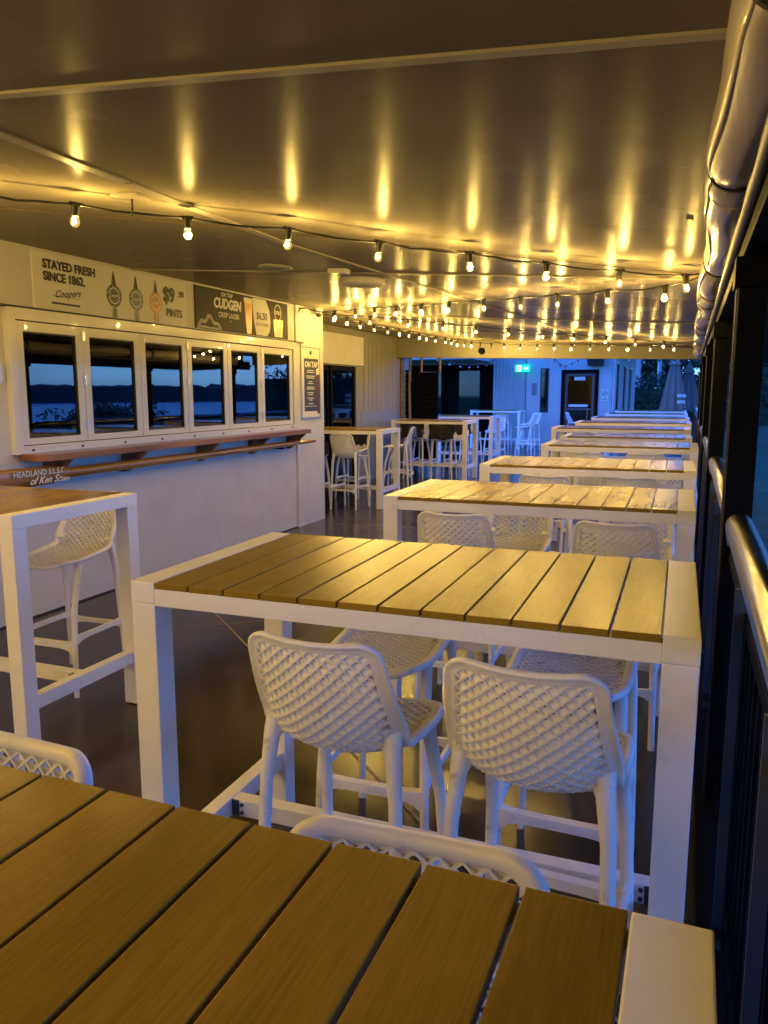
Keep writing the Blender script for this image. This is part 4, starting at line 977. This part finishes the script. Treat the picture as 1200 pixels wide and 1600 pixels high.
# hanging screen box
t = tag(empty('television', (-2.50, 22.9, 2.42)), 'dark reddish television box mounted above the far door', 'television')
m = MB(); m.hexa([(-.22, -.12, -.15), (.22, -.12, -.15), (.20, .06, -.15), (-.20, .06, -.15), (-.25, -.20, .16), (.25, -.20, .16), (.22, .06, .16), (-.22, .06, .16)]); m.build('case', 'rust', t, .01)
m = MB(); m.hexa([(-.19, -.128, -.12), (.19, -.128, -.12), (.19, -.124, -.12), (-.19, -.124, -.12), (-.21, -.196, .13), (.21, -.196, .13), (.21, -.19, .13), (-.21, -.19, .13)]); m.build('screen', 'seal', t)
# unlit strings over the courtyard
def dark_string(p0, p1, n, sag, lab):
    p0 = Vector(p0); p1 = Vector(p1); pts = []
    for i in range(n): 
        u = (i + .5) / n; p = p0.lerp(p1, u); p.z -= sag * 4 * u * (1 - u); pts.append(tuple(p))
    return festoon('festoon_string', [tuple(p0), tuple(p1)], pts, lab, 'unlit strings over the courtyard', sag=.01, dark=set(range(n)))
dark_string((-5.0, 14.5, 2.55), (-3.9, 22.9, 2.66), 9, .12, 'unlit festoon string over the courtyard left of the exit sign')
dark_string((-3.9, 22.9, 2.70), (-3.42, 22.9, 2.26), 3, .01, 'short unlit festoon string dropping to the corner of the far door')
dark_string((-3.42, 22.9, 2.26), (-2.2, 20, 2.62), 5, .06, 'unlit festoon string from the far door corner up past the television')
dark_string((-2.1, 18.0, 2.55), (.1, 19.5, 2.35), 7, .18, 'unlit festoon string dipping in front of the closed umbrella')
dark_string((-4.9, 14.4, 2.40), (-5.3, 22.7, 2.5), 8, .25, 'unlit festoon string above the louvred screen')
dark_string((-5.0, 14.35, 2.36), (.1, 14.4, 2.30), 9, .10, 'unlit festoon string just beyond the cream beam')
# umbrellas
def umbrella(x, y, zb, zt, r, name, lab, logo):
    t = tag(empty(name, (x, y, 0)), lab, 'umbrella', 'closed canvas umbrellas'); m = MB(); m.tube([(0, 0, .05), (0, 0, zt + .06)], .025, 10); m.build('pole', 'timber', t)
    m = MB(); m.tube([(0, 0, 0), (0, 0, .08)], [.35, .32], 20); m.build('base', 'grey_panel', t)
    rings = []
    for i in range(22):
        u = i / 21; z = zt - (zt - zb) * u; rad = .05 + (r - .05) * u ** .85
        rings.append([(rad * (1 + (.16 + .10 * u) * math.cos(8 * a + .6 * math.sin(u * 3))) * math.cos(a), rad * (1 + (.16 + .1 * u) * math.cos(8 * a + .6 * math.sin(u * 3))) * math.sin(a), z + (.05 * math.cos(8 * a) if i == 21 else 0)) for a in [2 * math.pi * k / 64 for k in range(64)]])
    m = MB(); m.loft(rings, cap=False); m.build('canopy', 'canvas', t)
    m = MB(); rings = []
    for i in range(6):
        u = i / 5; rad = .03 + (r * .42) * u; rings.append([(rad * (1 + .12 * math.cos(8 * a)) * math.cos(a), rad * (1 + .12 * math.cos(8 * a)) * math.sin(a), zt + .05 - .34 * u) for a in [2 * math.pi * k / 64 for k in range(64)]])
    m.loft(rings, cap=False); m.build('vent_cap', 'canvas', t)
    if logo:
        m = MB(); put_text(m, 'sou', .17, (.22, -r * 1.17, zb + .45), (.93, .36, 0), (-.10, .12, .98), 0, .008); m.build('lettering', 'sign_white', t); m = MB(); put_text(m, 'ngc', .17, (.22, -r * 1.19, zb + .28), (.93, .36, 0), (-.1, .12, .98), 0, .008)
        m.build('lettering', 'sign_white', t)
    return t
umbrella(-.43, 23.6, 1.0, 2.58, .30, 'closed_umbrella', 'closed brown grey canvas umbrella with white lettering behind the last table', True)
umbrella(-.05, 28.0, .95, 2.45, .34, 'closed_umbrella', 'second closed umbrella, mostly hidden behind the first by the posts', False)
m = MB(); m.tube([(-1.35, 38, 0), (-1.35, 38, 6.5)], [.09, .07], 10); tag(m.build('flag_pole', 'blue_white_wall'), 'thin white pole rising beside the closed umbrella', 'pole')

# ---------------------------------------------------------------- planting
def leaves(m, c, rad, n, rr, size, mi=0, shell_=.5):
    for _ in range(n):
        while True:
            v = Vector((rr.uniform(-1, 1), rr.uniform(-1, 1), rr.uniform(-1, 1)))
            if shell_ < v.length < 1: break
        p = Vector((c[0] + v.x * rad[0], c[1] + v.y * rad[1], c[2] + v.z * rad[2])); s = size * rr.uniform(.6, 1.4)
        a = Vector((rr.uniform(-1, 1), rr.uniform(-1, 1), rr.uniform(-1, 1))).normalized(); b = a.cross(Vector((rr.uniform(-1, 1), rr.uniform(-1, 1), rr.uniform(-1, 1)))).normalized()
        m.add([p - a * s, p + b * s * .45, p + a * s, p - b * s * .45], [(0, 1, 2, 3)], mi)
def tree(x, y, h, r, seed, label, lf='leaf', name='tree', lean=0):
    rr = random.Random(seed); t = tag(empty(name, (x, y, -.18)), label, 'tree', 'dark trees beyond the courtyard')
    m = MB(); m.tube([(0, 0, 0), (lean * .3, 0, h * .25), (lean * .8, .1, h * .55), (lean, .1, h * .8)], [.16, .12, .08, .03], 10)
    for k in range(6):
        a = rr.uniform(0, 6.28); z = h * rr.uniform(.35, .7); m.tube([(lean * z / h, 0, z), (lean * z / h + math.cos(a) * r * .4, math.sin(a) * r * .4, z + h * .12), (lean * z / h + math.cos(a) * r * .8, math.sin(a) * r * .8, z + h * .2)], [.05, .03, .012], 6)
    m.build('trunk', 'bark', t)
    m = MB()
    for k in range(16):
        a = rr.uniform(0, 6.28); q = rr.uniform(0, .75) * r; z = h * rr.uniform(.45, .95); s = r * rr.uniform(.28, .5)
        leaves(m, (lean + q * math.cos(a), q * math.sin(a), z), (s, s, s * .7), 170, rr, .10 + .02 * r)
    m.build('crown', lf, t); return t
t = tag(empty('hedge', (-.9, 38, -.18)), 'tall dark hedge closing the view left of the umbrella', 'hedge'); m = MB(); rr = random.Random(9)
for k in range(44): leaves(m, (-2.9 + k * .14, rr.uniform(-.4, .4), 1.2 + rr.uniform(-.2, .15)), (.5, .6, 1.35 + .12 * math.sin(k * 1.7)), 190, rr, .09)
m.box(-2.9, 3.2, -.3, .3, 0, 1.9)
m.build('foliage', 'leaf_dark', t)
t = tag(empty('hedge', (7, 46, -.18)), 'long low dark hedge at the back of the lawn beyond the right hand posts', 'hedge'); m = MB(); rr = random.Random(19)
for k in range(40): leaves(m, (-5.0 + k * .4, rr.uniform(-.5, .5), 1.5 + rr.uniform(-.2, .4)), (.7, .8, 1.9 + .4 * math.sin(k * 1.7)), 150, rr, .15)
m.box(-5, 11, -.3, .3, 0, 2.6); m.build('foliage', 'leaf_dark', t)
for i_, (bx, by, br) in enumerate(((13, 15, 1.1), (15, 20.5, .8), (12.5, 24, 1.3), (17, 30, 1.5), (19, 13, .9), (20, 23, 1.2))):
    t = tag(empty('bush', (bx, by, -.18)), ('rounded seaside bush on the lawn, mirrored low in the %s bar window' % ('first', 'second', 'third', 'fourth', 'fifth', 'sixth')[i_]), 'bush', 'seaside bushes on the lawn'); m = MB(); rr = random.Random(50 + i_)
    for k in range(9): leaves(m, (rr.uniform(-1, 1) * br, rr.uniform(-1, 1) * br, br * .42), (br * .6, br * .6, br * .45), 160, rr, .10)
    m.build('foliage', 'leaf_dark', t); m = MB(); m.tube([(0, 0, 0), (.05, 0, br * .5)], [.06, .03], 8); m.build('stem', 'bark', t)
tree(-2.6, 46, 4.6, 2.2, 1, 'bushy dark tree above the hedge, left of the white pole'); tree(-.6, 50, 4.2, 2.0, 4, 'rounded dark tree above the hedge, behind the closed umbrella', 'leaf_dark'); tree(1.6, 44, 4.0, 1.9, 6, 'dark tree right of the closed umbrella', 'leaf_dark')
for i_, (tx, ty, th, tr) in enumerate(((2.2, 21, 4.5, 1.6), (3.6, 30, 5.5, 2.2), (4.6, 34, 6.5, 2.6))):
    tree(tx, ty, th, tr, 30 + i_, ('low dark tree close outside the posts at the right edge', 'dark tree behind the closest lawn tree at the right edge', 'tall dark tree at the back of the lawn at the right edge')[i_], 'leaf_dark')
tree(3.1, 26, 5.2, 2.0, 12, 'dark leaning tree on the lawn outside the nearest balustrade bay', 'leaf', lean=-.7); tree(5.4, 40, 6.5, 3.0, 15, 'larger dark tree far out on the lawn at the right edge', 'leaf_dark')
